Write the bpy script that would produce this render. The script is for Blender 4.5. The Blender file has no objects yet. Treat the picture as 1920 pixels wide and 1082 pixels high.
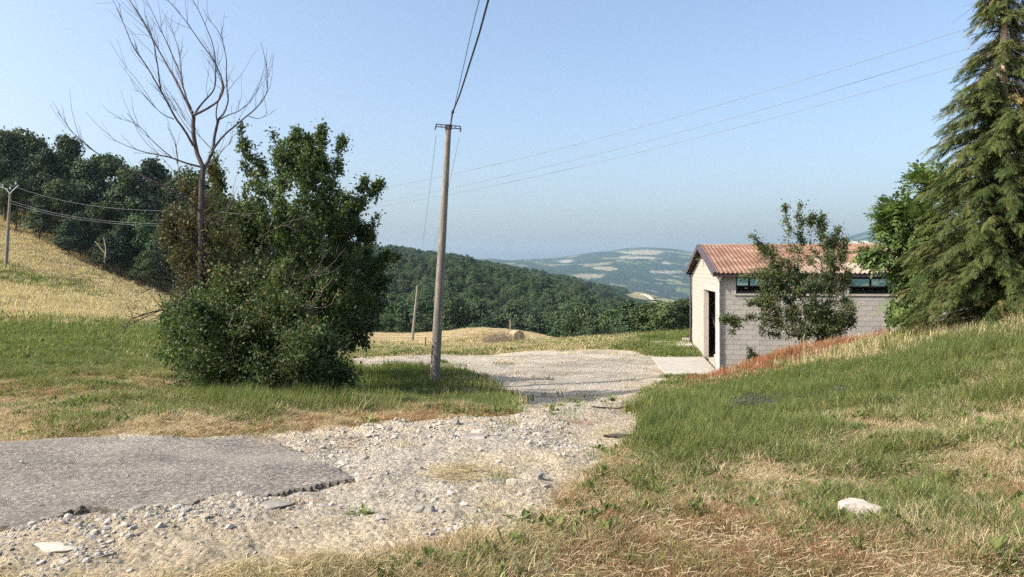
import bpy, math, random
import numpy as np
from mathutils import Vector, Matrix

# ------------------------------------------------------------------ camera, sky, sun
S = bpy.context.scene
COL = S.collection
F = 1400.0          # focal length of the photograph in its own pixels (1920 wide)
HOR = 506.0         # row of the horizon
EYE = 1.6
SUN_EL = math.radians(39)
SUN_DIR_H = (-0.955, -0.297)          # horizontal direction towards the sun
cam_d = bpy.data.cameras.new('camera')
cam = bpy.data.objects.new('camera', cam_d)
COL.objects.link(cam)
cam.location = (0, 0, EYE)
cam.rotation_euler = (math.radians(90), 0, 0)
cam_d.sensor_width = 36
cam_d.lens = F / 1920 * 36
cam_d.shift_y = -(541 - HOR) / 1920
cam_d.clip_start = 0.1
cam_d.clip_end = 40000
S.camera = cam

W = bpy.data.worlds.new("World")
S.world = W
W.use_nodes = True
wn = W.node_tree.nodes
wl = W.node_tree.links
bg = wn['Background']
sky = wn.new('ShaderNodeTexSky')
sky.sky_type = 'NISHITA'
sky.sun_disc = False
sky.sun_elevation = SUN_EL
sky.sun_rotation = math.atan2(SUN_DIR_H[0], SUN_DIR_H[1])
sky.altitude = 400
sky.air_density = 1.0
sky.dust_density = 5.5
sky.ozone_density = 1.6
wl.new(sky.outputs[0], bg.inputs[0])
bg.inputs[1].default_value = 0.15

sd = bpy.data.lights.new('sun', 'SUN')
sd.energy = 3.9
sd.angle = math.radians(0.55)
sd.color = (1.0, 0.93, 0.82)
sun = bpy.data.objects.new('sun', sd)
COL.objects.link(sun)
dv = Vector((-SUN_DIR_H[0] * math.cos(SUN_EL), -SUN_DIR_H[1] * math.cos(SUN_EL), -math.sin(SUN_EL)))
sun.rotation_euler = dv.to_track_quat('-Z', 'Y').to_euler()
sun.location = (-30, -10, 40)

S.view_settings.view_transform = 'Standard'
S.view_settings.look = 'None'
S.view_settings.exposure = 0.84
S.view_settings.gamma = 1
S.view_settings.use_curve_mapping = False
S.render.engine = 'CYCLES'
S.cycles.use_denoising = False
try:
    S.cycles.denoiser = 'OPENIMAGEDENOISE'
except Exception:
    pass
S.cycles.max_bounces = 6
S.cycles.diffuse_bounces = 3
S.cycles.glossy_bounces = 2
S.cycles.transmission_bounces = 4
S.cycles.transparent_max_bounces = 8
S.cycles.volume_bounces = 1

HAZE = 0.00009
R = np.random.RandomState(7)
PI = math.pi

# ------------------------------------------------------------------ helpers
def PX(px, py, Y):
    return ((px - 960) / F * Y, Y, EYE - (py - HOR) / F * Y)

def smooth(a, b, x):
    t = np.clip((x - a) / (b - a), 0, 1)
    return t * t * (3 - 2 * t)

def _hash(ix, iy, seed):
    h = (ix.astype(np.int64) * 374761393 + iy.astype(np.int64) * 668265263 + seed * 1442695041) & 0xffffffff
    h = ((h ^ (h >> 13)) * 1274126177) & 0xffffffff
    h = (h ^ (h >> 16)) & 0xffffffff
    return h / 4294967295.0

def vnoise(x, y, seed=0):
    x = np.asarray(x, float); y = np.asarray(y, float)
    ix = np.floor(x); iy = np.floor(y)
    fx = x - ix; fy = y - iy
    fx = fx * fx * (3 - 2 * fx); fy = fy * fy * (3 - 2 * fy)
    a = _hash(ix, iy, seed); b = _hash(ix + 1, iy, seed)
    c = _hash(ix, iy + 1, seed); d = _hash(ix + 1, iy + 1, seed)
    return (a * (1 - fx) + b * fx) * (1 - fy) + (c * (1 - fx) + d * fx) * fy

def fbm(x, y, oct=4, seed=0):
    s = 0; a = 0.5; n = 0
    for o in range(oct):
        s = s + a * vnoise(x * 2 ** o + 17.3 * o, y * 2 ** o - 9.1 * o, seed + o); n += a; a *= 0.5
    return s / n          # 0..1

def tag(o, label=None, cat=None, group=None, kind=None):
    if label: o['label'] = label
    if cat: o['category'] = cat
    if group: o['group'] = group
    if kind: o['kind'] = kind
    return o

def empty(name, loc, rz=0.0, label=None, cat=None, group=None):
    o = bpy.data.objects.new(name, None)
    o.empty_display_size = 0.3
    COL.objects.link(o)
    o.location = loc
    o.rotation_euler = (0, 0, rz)
    return tag(o, label, cat, group)

class MB:
    """collects vertices and faces, then makes one mesh"""
    def __init__(self):
        self.v = []; self.f = []; self.m = []; self.t = []; self.n = 0
    def add(self, verts, faces, mat=0, tint=None):
        verts = np.asarray(verts, float).reshape(-1, 3)
        faces = np.asarray(faces, int)
        self.v.append(verts); self.f.append(faces + self.n)
        self.m.append(np.full(len(faces), mat))
        if tint is None: tint = np.full(len(verts), 0.5)
        self.t.append(np.broadcast_to(np.asarray(tint, float), (len(verts),)))
        self.n += len(verts)
        return self
    def box(self, c, s, mat=0, rot=None):
        x, y, z = s[0] / 2, s[1] / 2, s[2] / 2
        v = np.array([(-x, -y, -z), (x, -y, -z), (x, y, -z), (-x, y, -z), (-x, -y, z), (x, -y, z), (x, y, z), (-x, y, z)])
        if rot is not None: v = v @ np.array(rot).T
        return self.add(v + np.array(c), [(0, 3, 2, 1), (4, 5, 6, 7), (0, 1, 5, 4), (1, 2, 6, 5), (2, 3, 7, 6), (3, 0, 4, 7)], mat)
    def tubes(self, A, B, ra, rb, n=5, mat=0, tint=None):
        A = np.asarray(A, float).reshape(-1, 3); B = np.asarray(B, float).reshape(-1, 3)
        k = len(A)
        ra = np.broadcast_to(ra, (k,)); rb = np.broadcast_to(rb, (k,))
        d = B - A; L = np.linalg.norm(d, axis=1, keepdims=True); L[L == 0] = 1; d = d / L
        ref = np.tile(np.array([0.31, 0.95, 0.05]), (k, 1))
        par = np.abs((d * ref).sum(1)) > 0.93
        ref[par] = (1, 0, 0)
        u = np.cross(d, ref); u /= np.linalg.norm(u, axis=1, keepdims=True)
        w = np.cross(d, u)
        an = np.arange(n) * 2 * PI / n
        ring = np.cos(an)[None, :, None] * u[:, None] + np.sin(an)[None, :, None] * w[:, None]
        va = A[:, None] + ring * ra[:, None, None]
        vb = B[:, None] + ring * rb[:, None, None]
        v = np.concatenate([va, vb], 1).reshape(-1, 3)
        base = (np.arange(k) * 2 * n)[:, None, None]
        i = np.arange(n); j = (i + 1) % n
        q = np.stack([i, j, j + n, i + n], 1)[None] + base
        return self.add(v, q.reshape(-1, 4), mat, tint)
    def path(self, pts, rad, n=7, mat=0, cap=True):
        pts = np.asarray(pts, float); k = len(pts)
        rad = np.broadcast_to(rad, (k,)).astype(float)
        d = np.gradient(pts, axis=0); d /= np.linalg.norm(d, axis=1, keepdims=True) + 1e-9
        ref = np.array([0.2, 0.97, 0.1]) if abs(d[0][1]) < 0.9 else np.array([1., 0, 0])
        V = []
        for p, dd, r in zip(pts, d, rad):
            u = np.cross(dd, ref); u /= np.linalg.norm(u) + 1e-9
            w = np.cross(dd, u)
            an = np.arange(n) * 2 * PI / n
            V.append(p + r * (np.cos(an)[:, None] * u + np.sin(an)[:, None] * w))
        V = np.concatenate(V)
        Q = []
        for a in range(k - 1):
            for i in range(n):
                j = (i + 1) % n
                Q.append((a * n + i, a * n + j, (a + 1) * n + j, (a + 1) * n + i))
        self.add(V, Q, mat)
        if cap:
            c = np.concatenate([V[:n], [pts[0]], V[-n:], [pts[-1]]])
            T = [(i, n, (i + 1) % n) for i in range(n)] + [(n + 1 + (i + 1) % n, 2 * n + 1, n + 1 + i) for i in range(n)]
            self.add(c, T, mat)
        return self
    def build(self, name, mats, parent=None, smooth_=False, link=True, loc=None):
        me = bpy.data.meshes.new(name)
        V = np.concatenate(self.v) if self.v else np.zeros((0, 3))
        me.vertices.add(len(V)); me.vertices.foreach_set('co', V.astype(np.float32).ravel())
        li = np.concatenate([f.ravel() for f in self.f]) if self.f else np.zeros(0, int)
        ks = np.concatenate([np.full(len(f), f.shape[1]) for f in self.f]) if self.f else np.zeros(0, int)
        me.loops.add(len(li)); me.loops.foreach_set('vertex_index', li.astype(np.int32))
        me.polygons.add(len(ks))
        st = np.concatenate([[0], np.cumsum(ks)[:-1]]) if len(ks) else np.zeros(0)
        me.polygons.foreach_set('loop_start', st.astype(np.int32))
        me.polygons.foreach_set('material_index', np.concatenate(self.m).astype(np.int32))
        me.polygons.foreach_set('use_smooth', np.full(len(ks), smooth_))
        at = me.attributes.new('tint', 'FLOAT', 'POINT')
        at.data.foreach_set('value', np.concatenate(self.t).astype(np.float32))
        me.update(calc_edges=True)
        for m in (mats if isinstance(mats, (list, tuple)) else [mats]): me.materials.append(m)
        o = bpy.data.objects.new(name, me)
        if link: COL.objects.link(o)
        if parent is not None: o.parent = parent
        if loc is not None: o.location = loc
        return o

def shared(name, me, parent=None, loc=(0, 0, 0), rot=(0, 0, 0), scale=(1, 1, 1)):
    o = bpy.data.objects.new(name, me)
    COL.objects.link(o)
    o.parent = parent; o.location = loc; o.rotation_euler = rot; o.scale = scale
    return o

# ------------------------------------------------------------------ materials
def mat(name, rough=0.9, spec=0.2):
    m = bpy.data.materials.new(name); m.use_nodes = True
    nt = m.node_tree; b = nt.nodes['Principled BSDF']
    b.inputs['Roughness'].default_value = rough
    b.inputs['Specular IOR Level'].default_value = spec
    return m, nt, b

def N(nt, t, **kw):
    n = nt.nodes.new(t)
    for k, v in kw.items():
        if k.startswith('i_'): n.inputs[k[2:].replace('_', ' ')].default_value = v
        else: setattr(n, k, v)
    return n

def ramp(nt, src, stops):
    r = nt.nodes.new('ShaderNodeValToRGB')
    while len(r.color_ramp.elements) < len(stops): r.color_ramp.elements.new(0.5)
    for e, (p, c) in zip(r.color_ramp.elements, stops):
        e.position = p; e.color = (*c, 1)
    nt.links.new(src, r.inputs[0])
    return r.outputs[0]

def mixc(nt, fac, a, b, mode='MIX'):
    m = nt.nodes.new('ShaderNodeMix'); m.data_type = 'RGBA'; m.blend_type = mode
    for s, v in ((0, fac), (6, a), (7, b)):
        if isinstance(v, (int, float)): m.inputs[s].default_value = v
        elif isinstance(v, tuple): m.inputs[s].default_value = (*v, 1)
        else: nt.links.new(v, m.inputs[s])
    return m.outputs[2]

def noise(nt, scale, detail=4, rough=0.6, vec=None, dist=0.0):
    n = N(nt, 'ShaderNodeTexNoise'); n.inputs['Scale'].default_value = scale
    n.inputs['Detail'].default_value = detail; n.inputs['Roughness'].default_value = rough
    n.inputs['Distortion'].default_value = dist
    if vec is not None: nt.links.new(vec, n.inputs['Vector'])
    return n.outputs[0]

def geo_pos(nt, scale=(1, 1, 1), obj=False):
    src = N(nt, 'ShaderNodeTexCoord').outputs['Object'] if obj else N(nt, 'ShaderNodeNewGeometry').outputs['Position']
    m = N(nt, 'ShaderNodeMapping'); m.inputs['Scale'].default_value = scale
    nt.links.new(src, m.inputs[0])
    return m.outputs[0]

def bump(nt, b, h, strength=0.5, dist=0.02):
    n = N(nt, 'ShaderNodeBump'); n.inputs['Strength'].default_value = strength
    n.inputs['Distance'].default_value = dist
    nt.links.new(h, n.inputs['Height']); nt.links.new(n.outputs[0], b.inputs['Normal'])

def simple(name, c1, c2, scale=8, rough=0.9, spec=0.2, bs=0.3, bd=0.01, stretch=(1, 1, 1), obj=True, rnd=0.0, metal=0.0):
    m, nt, b = mat(name, rough, spec)
    v = geo_pos(nt, stretch, obj)
    n1 = noise(nt, scale, 6, 0.65, v)
    c = ramp(nt, n1, [(0.3, c1), (0.7, c2)])
    if rnd:
        oi = N(nt, 'ShaderNodeObjectInfo')
        mr = N(nt, 'ShaderNodeMapRange'); mr.inputs[3].default_value = 1 - rnd; mr.inputs[4].default_value = 1 + rnd
        nt.links.new(oi.outputs['Random'], mr.inputs[0])
        hs = N(nt, 'ShaderNodeHueSaturation'); nt.links.new(mr.outputs[0], hs.inputs['Value']); nt.links.new(c, hs.inputs['Color'])
        c = hs.outputs[0]
    nt.links.new(c, b.inputs['Base Color'])
    b.inputs['Metallic'].default_value = metal
    if bs: bump(nt, b, noise(nt, scale * 4, 5, 0.7, v), bs, bd)
    return m

def foliage(name, dark, light, trans=0.35, rough=0.55, spec=0.3, rnd=0.15, warm=None):
    """leaf material: colour by the leaf's own tint and by the object's random number"""
    m, nt, b = mat(name, rough, spec)
    at = N(nt, 'ShaderNodeAttribute', attribute_name='tint')
    stops = [(0.0, dark), (0.85, light)]
    if warm: stops = [(0.0, dark), (0.8, light), (0.93, warm)]
    c = ramp(nt, at.outputs['Fac'], stops)
    oi = N(nt, 'ShaderNodeObjectInfo')
    mr = N(nt, 'ShaderNodeMapRange'); mr.inputs[3].default_value = 1 - rnd; mr.inputs[4].default_value = 1 + rnd
    nt.links.new(oi.outputs['Random'], mr.inputs[0])
    hs = N(nt, 'ShaderNodeHueSaturation'); nt.links.new(mr.outputs[0], hs.inputs['Value']); nt.links.new(c, hs.inputs['Color'])
    mh = N(nt, 'ShaderNodeMapRange'); mh.inputs[3].default_value = 0.5 - rnd * 0.12; mh.inputs[4].default_value = 0.5 + rnd * 0.06
    nz = N(nt, 'ShaderNodeMath', operation='FRACT'); mu = N(nt, 'ShaderNodeMath', operation='MULTIPLY'); mu.inputs[1].default_value = 7.31
    nt.links.new(oi.outputs['Random'], mu.inputs[0]); nt.links.new(mu.outputs[0], nz.inputs[0]); nt.links.new(nz.outputs[0], mh.inputs[0])
    nt.links.new(mh.outputs[0], hs.inputs['Hue'])
    c = hs.outputs[0]
    nt.links.new(c, b.inputs['Base Color'])
    tr = N(nt, 'ShaderNodeBsdfTranslucent')
    tc = mixc(nt, 1.0, c, (1.25, 1.3, 0.7), 'MULTIPLY')
    nt.links.new(tc, tr.inputs[0])
    mx = N(nt, 'ShaderNodeMixShader'); mx.inputs[0].default_value = trans
    nt.links.new(b.outputs[0], mx.inputs[1]); nt.links.new(tr.outputs[0], mx.inputs[2])
    nt.links.new(mx.outputs[0], nt.nodes['Material Output'].inputs[0])
    return m

M = {}
M['bark'] = simple('bark', (0.07, 0.055, 0.045), (0.17, 0.14, 0.115), 14, stretch=(3, 3, 0.5), bs=0.8, bd=0.02)
M['dead_bark'] = simple('dead_bark', (0.04, 0.033, 0.033), (0.12, 0.10, 0.095), 18, stretch=(2, 2, 0.5), bs=0.7, bd=0.01)
M['pale_bark'] = simple('pale_bark', (0.34, 0.26, 0.20), (0.55, 0.45, 0.38), 10, stretch=(2, 2, 0.4), bs=0.5)
M['twig'] = simple('twig', (0.13, 0.095, 0.07), (0.26, 0.2, 0.15), 9, bs=0)
M['leaf_elm'] = foliage('leaf_elm', (0.022, 0.05, 0.016), (0.09, 0.145, 0.045), 0.32, warm=(0.14, 0.17, 0.045))
M['leaf_bramble'] = foliage('leaf_bramble', (0.016, 0.036, 0.012), (0.095, 0.135, 0.042), 0.3, warm=(0.17, 0.13, 0.05))
M['leaf_dark'] = foliage('leaf_dark', (0.012, 0.03, 0.012), (0.045, 0.085, 0.028), 0.3)
M['leaf_dry'] = foliage('leaf_dry', (0.04, 0.05, 0.02), (0.13, 0.12, 0.05), 0.3, warm=(0.2, 0.13, 0.06))
M['leaf_walnut'] = foliage('leaf_walnut', (0.04, 0.08, 0.02), (0.125, 0.19, 0.055), 0.35)
M['leaf_plum'] = foliage('leaf_plum', (0.028, 0.05, 0.02), (0.11, 0.15, 0.055), 0.3, warm=(0.2, 0.12, 0.06))
M['conifer'] = foliage('conifer_spray', (0.026, 0.05, 0.015), (0.12, 0.14, 0.045), 0.22, 0.85, 0.08, warm=(0.24, 0.19, 0.08))
M['forest_leaf'] = foliage('forest_leaf', (0.022, 0.048, 0.02), (0.085, 0.125, 0.05), 0.12, 0.7, 0.15, rnd=0.28)
M['pine_leaf'] = foliage('pine_leaf', (0.022, 0.045, 0.024), (0.075, 0.105, 0.052), 0.1, 0.7, 0.15, rnd=0.18)
M['grass_green'] = foliage('grass_green', (0.045, 0.078, 0.022), (0.165, 0.215, 0.062), 0.35, 0.6, 0.2, rnd=0.3)
M['grass_olive'] = foliage('grass_olive', (0.10, 0.12, 0.035), (0.25, 0.27, 0.10), 0.35, 0.7, 0.2, rnd=0.3)
M['grass_dry'] = foliage('grass_dry', (0.22, 0.175, 0.09), (0.5, 0.42, 0.26), 0.3, 0.8, 0.15, rnd=0.25)
M['grass_straw'] = foliage('grass_straw', (0.34, 0.28, 0.16), (0.62, 0.53, 0.34), 0.3, 0.8, 0.15, rnd=0.2)
M['grass_red'] = foliage('grass_red', (0.15, 0.085, 0.04), (0.38, 0.235, 0.12), 0.3, 0.8, 0.15, rnd=0.3)
M['weed_red'] = foliage('weed_red', (0.17, 0.085, 0.045), (0.44, 0.23, 0.12), 0.3, 0.8, 0.15, rnd=0.3)
M['metal_dark'] = simple('metal_dark', (0.035, 0.032, 0.035), (0.08, 0.07, 0.07), 12, 0.5, 0.4, bs=0.1)
M['cable'] = simple('cable', (0.02, 0.02, 0.022), (0.05, 0.05, 0.055), 5, 0.5, 0.4, bs=0)
M['wire_pale'] = simple('wire_pale', (0.16, 0.17, 0.18), (0.24, 0.25, 0.26), 5, 0.5, 0.4, bs=0)
M['insulator'] = simple('insulator', (0.3, 0.33, 0.35), (0.45, 0.48, 0.5), 5, 0.25, 0.5, bs=0)

# ------------------------------------------------------------------ terrain
RR = [110, 135, 150, 170, 250, 400, 600, 900, 1200, 1600, 2100, 3000, 4000, 6000, 9000]
TAB = {  # rows of the ground, as seen from the road, by bearing (photo column) and distance
 -6000: [470]*15,
 -1500: [430, 420, 420, 420, 420, 425, 430, 440, 450, 460, 470, 480, 480, 480, 490],
 0:    [402, 385, 378, 372, 360, 350, 355, 380, 400, 430, 450, 460, 465, 470, 490],
 350:  [512, 500, 488, 475, 445, 430, 432, 440, 455, 470, 480, 480, 480, 480, 495],
 550:  [585, 600, 600, 590, 530, 480, 468, 460, 470, 485, 492, 492, 490, 488, 498],
 720:  [622, 645, 660, 668, 602, 519, 498, 475, 486, 498, 502, 502, 498, 490, 500],
 850:  [619, 645, 665, 678, 612, 521, 508, 492, 500, 508, 510, 510, 500, 490, 502],
 960: [627, 650, 672, 684, 622, 540, 528, 513, 518, 524, 526, 520, 506, 489, 502],
 1050: [640, 660, 680, 690, 640, 560, 552, 530, 533, 536, 540, 534, 515, 483, 502],
 1130: [642, 662, 682, 692, 657, 592, 592, 549, 550, 540, 550, 548, 520, 473, 502],
 1200: [642, 664, 684, 694, 670, 619, 618, 590, 575, 549, 564, 560, 525, 465.5, 502],
 1260: [642, 664, 684, 696, 677, 630, 628, 608, 592, 562, 576, 570, 530, 466, 502],
 1300: [640, 664, 684, 696, 680, 638, 636, 616, 600, 572, 582, 574, 535, 472, 502],
 1450: [620, 640, 660, 680, 660, 620, 605, 595, 590, 580, 584, 574, 530, 472, 502],
 1560: [600, 615, 630, 650, 640, 610, 600, 592, 588, 580, 580, 565, 520, 456, 500],
 1650: [590, 600, 610, 620, 620, 600, 590, 585, 580, 575, 570, 555, 505, 434, 495],
 1800: [570, 575, 580, 590, 595, 590, 580, 575, 570, 565, 560, 540, 500, 432, 490],
 2200: [540, 545, 550, 555, 560, 560, 555, 550, 545, 545, 540, 530, 500, 450, 490],
 6000: [520]*15,
}
_az = np.array([math.atan((k - 960) / F) for k in TAB])
_tab = np.array(list(TAB.values()), float)
_lr = np.log(np.array(RR, float))

def _interp_smooth(xk, xq):
    """index and weights of a monotone-ish cubic (Catmull) interpolation"""
    i = np.clip(np.searchsorted(xk, xq) - 1, 0, len(xk) - 2)
    t = np.clip((xq - xk[i]) / (xk[i + 1] - xk[i]), 0, 1)
    return i, t

def H_far(x, y):
    x = np.asarray(x, float); y = np.asarray(y, float)
    r = np.hypot(x, y); az = np.arctan2(x, np.maximum(y, 1e-3 * np.abs(x) + 1e-6))
    az = np.clip(az, _az[0], _az[-1])
    i, t = _interp_smooth(_az, az)
    j, s = _interp_smooth(_lr, np.log(np.maximum(r, 1)))
    s = s * 0.35 + 0.65 * s * s * (3 - 2 * s)
    t = t * 0.5 + 0.5 * t * t * (3 - 2 * t)
    row = (_tab[i, j] * (1 - t) + _tab[i + 1, j] * t) * (1 - s) + (_tab[i, j + 1] * (1 - t) + _tab[i + 1, j + 1] * t) * s
    cy = r * np.maximum(np.cos(az), 0.25)
    back = smooth(0, -60, y)
    z = EYE - (row - HOR) / F * cy
    z = z * (1 - back) + 2.0 * back
    z = z + (fbm(x / 40, y / 40, 3, 5) - 0.5) * 2.0 * smooth(150, 400, r)
    far = smooth(1400, 3500, r)
    z = z + far * (fbm(x / 900, y / 900, 5, 9) - 0.5) * 170 * (1 - 0.55 * smooth(4500, 6000, r)) * smooth(9500, 6500, r)
    return z

def warp(x, y):
    r = np.hypot(x, y) + 1e-9
    k = np.log(1 + r / 5) / r
    return np.stack([np.asarray(x) * k, np.asarray(y) * k], -1)

CP = [(960, 1082, 3.9), (0, 1082, 3.9), (1920, 1082, 3.75), (-1200, 1082, 3.9), (3000, 1050, 3.9), (500, 1082, 3.9), (1500, 1082, 3.85),
 (0, 990, 4.65), (660, 905, 5.6), (300, 822, 7.15), (0, 822, 7.2), (-800, 822, 7.2), (950, 850, 6.6), (1200, 800, 7.9), (650, 790, 8.5),
 (960, 775, 9.4), (1205, 760, 10.6), (0, 795, 7.9), (-800, 795, 7.9), (0, 740, 10.2), (0, 700, 13), (0, 640, 24), (-800, 640, 22), (250, 740, 10.2),
 (200, 680, 15), (300, 640, 24), (0, 605, 34), (200, 608, 36), (0, 560, 44), (60, 520, 58), (0, 470, 70), (150, 540, 60), (0, 432, 84), (-700, 400, 80), (-700, 560, 34),
 (90, 462, 82), (160, 500, 80), (250, 542, 77), (320, 570, 74), (300, 592, 50), (350, 610, 50), (420, 600, 78), (550, 625, 80),
 (450, 752, 11.5), (560, 762, 11), (400, 700, 16), (550, 745, 15.5), (540, 725, 21), (450, 645, 30), (600, 670, 34),
 (740, 766, 12), (740, 764, 16), (740, 754, 21), (740, 737, 25), (815, 725, 26.5), (940, 737, 25.2), (950, 763, 16), (950, 760, 20), (900, 703, 30), (700, 684, 32), (650, 705, 28), (620, 745, 20), (640, 765, 13.5), (750, 664, 37), (1000, 656, 39.5), (1200, 655, 39.5),
 (1000, 703, 29.8), (1150, 722, 27), (1090, 742, 24.9), (1000, 753, 23.6), (1060, 763, 16), (1060, 759, 20), (1150, 760, 16), (1150, 755, 20.5), (1200, 785, 9.2), (1000, 768, 12), (1100, 768, 11.8), (1100, 810, 8), (1240, 710, 28.5), (1210, 743, 22.5),
 (1000, 644, 44), (1200, 640, 46), (1280, 652, 41), (1050, 640, 52), (900, 655, 46), (800, 655, 45),
 (1351, 703, 30), (1297, 646, 42), (1500, 700, 30), (1700, 690, 30), (1900, 690, 30), (1420, 650, 41), (1700, 640, 41), (2100, 640, 41),
 (1345, 714, 26.5), (1400, 702, 24.5), (1530, 664, 22), (1640, 652, 20), (1750, 634, 17.5), (1920, 620, 14.5), (2300, 610, 13),
 (1270, 737, 18), (1300, 762, 12.6), (1290, 722, 24), (1400, 775, 10.7), (1500, 720, 15), (1600, 725, 11.5), (1650, 680, 15), (1800, 668, 12.5), (1920, 705, 9), (2400, 700, 8),
 (1600, 802, 7.6), (1400, 852, 6.6), (1250, 860, 6.5), (1700, 950, 5), (1920, 850, 6), (1920, 960, 4.7), (1200, 960, 4.95), (2600, 850, 5.5),
 (700, 642, 60), (773, 640, 78), (967, 643, 69), (900, 617, 113), (1050, 638, 95), (700, 622, 105), (850, 640, 72), (1000, 624, 108), (650, 630, 85)]
_wp = []; _q = []
for px, py, Y in CP:
    x, y, z = PX(px, py, Y); r = math.hypot(x, y)
    _wp.append((x, y)); _q.append((z - EYE) / (r + 2))
for x, y in ((0, 0), (-5, 0), (5, 0), (0, -6), (-12, -12), (12, -12), (0, -40), (-40, -40), (40, -40), (60, 0), (-60, 0), (25, 5)):
    zz = {(-60, 0): 5, (60, 0): 2.5, (25, 5): 1.2, (-40, -40): 2, (40, -40): 2, (0, -40): 1.5}.get((x, y), 0.0)
    _wp.append((x, y)); _q.append((zz - EYE) / (math.hypot(x, y) + 2))
for k in (-1500, 0, 350, 550, 720, 850, 960, 1130, 1300, 1560, 1800, 2200):
    a = math.atan((k - 960) / F)
    for r in (132, 165):
        x, y = r * math.sin(a), r * math.cos(a)
        z = float(H_far(x, y)); _wp.append((x, y)); _q.append((z - EYE) / (r + 2))
_wp = np.array(_wp); _q = np.array(_q); _w = warp(_wp[:, 0], _wp[:, 1])
def _phi(d2): return 0.5 * d2 * np.log(d2 + 1e-12)
_n = len(_w)
_D = ((_w[:, None] - _w[None]) ** 2).sum(-1)
_A = np.zeros((_n + 3, _n + 3)); _A[:_n, :_n] = _phi(_D) + np.eye(_n) * 2e-3
_A[:_n, _n] = 1; _A[:_n, _n + 1:] = _w; _A[_n, :_n] = 1; _A[_n + 1:, :_n] = _w.T
_c = np.linalg.solve(_A, np.concatenate([_q, [0, 0, 0]]))

def H(x, y, micro=True):
    x = np.atleast_1d(np.asarray(x, float)); y = np.atleast_1d(np.asarray(y, float))
    sh = x.shape; x = x.ravel(); y = y.ravel()
    out = np.empty(len(x))
    for s in range(0, len(x), 60000):
        xs, ys = x[s:s + 60000], y[s:s + 60000]
        w = warp(xs, ys)
        d2 = ((w[:, None] - _w[None]) ** 2).sum(-1)
        q = _phi(d2) @ _c[:_n] + _c[_n] + w @ _c[_n + 1:]
        r = np.hypot(xs, ys)
        z = EYE + q * (r + 2)
        b = smooth(118, 145, r)
        z = z * (1 - b) + H_far(xs, ys) * b
        if micro:
            z = z + (fbm(xs * 1.1, ys * 1.1, 3, 3) - 0.5) * 0.13 * smooth(2, 8, r) * smooth(200, 60, r)
        out[s:s + 60000] = z
    return out.reshape(sh)

def hit(px, py, y0=2.5, y1=140):
    Y = np.exp(np.linspace(math.log(y0), math.log(y1), 500))
    x = (px - 960) / F * Y; z = EYE - (py - HOR) / F * Y
    g = H(x, Y, False)
    k = np.nonzero(z <= g)[0]
    k = k[0] if len(k) else len(Y) - 1
    return float(x[k]), float(Y[k])

def poly(pts): return np.array([hit(*p) for p in pts])

def inside(P, x, y):
    """signed distance, positive inside"""
    x = np.asarray(x, float); y = np.asarray(y, float)
    d = np.full(x.shape, 1e9); c = np.zeros(x.shape, bool)
    for i in range(len(P)):
        ax, ay = P[i]; bx, by = P[(i + 1) % len(P)]
        ex, ey = bx - ax, by - ay
        t = np.clip(((x - ax) * ex + (y - ay) * ey) / (ex * ex + ey * ey + 1e-12), 0, 1)
        d = np.minimum(d, np.hypot(x - ax - t * ex, y - ay - t * ey))
        cr = ((ay > y) != (by > y)) & (x < (bx - ax) * (y - ay) / (by - ay + 1e-12) + ax)
        c ^= cr
    return np.where(c, d, -d)

GRAVEL = poly([(-900, 1050), (-900, 830), (0, 822), (350, 815), (560, 806), (700, 795), (830, 792), (945, 779), (945, 745), (880, 706), (830, 692), (650, 692), (640, 672),
               (800, 664), (1000, 658), (1165, 655), (1262, 672), (1262, 702), (1222, 735), (1208, 790), (1185, 840), (1110, 880), (1060, 940), (960, 1000), (700, 1050), (300, 1075), (0, 1090)])
ASPH = poly([(-1500, 820), (0, 824), (250, 822), (470, 824), (545, 838), (590, 856), (640, 882), (668, 905), (620, 912), (560, 920), (500, 934), (440, 930), (330, 950), (240, 968), (170, 960), (60, 990), (-100, 1010), (-1500, 1040)])
FIELD = np.array([PX(p[0], p[1], p[2])[:2] for p in [(560, 650, 50), (800, 648, 52), (960, 645, 54), (1070, 640, 80), (1062, 638, 96), (1000, 624, 112), (900, 617, 118), (700, 622, 112), (560, 625, 100)]])
YARD_TRK = poly([(690, 668), (700, 655), (860, 652), (880, 662)])

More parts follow.
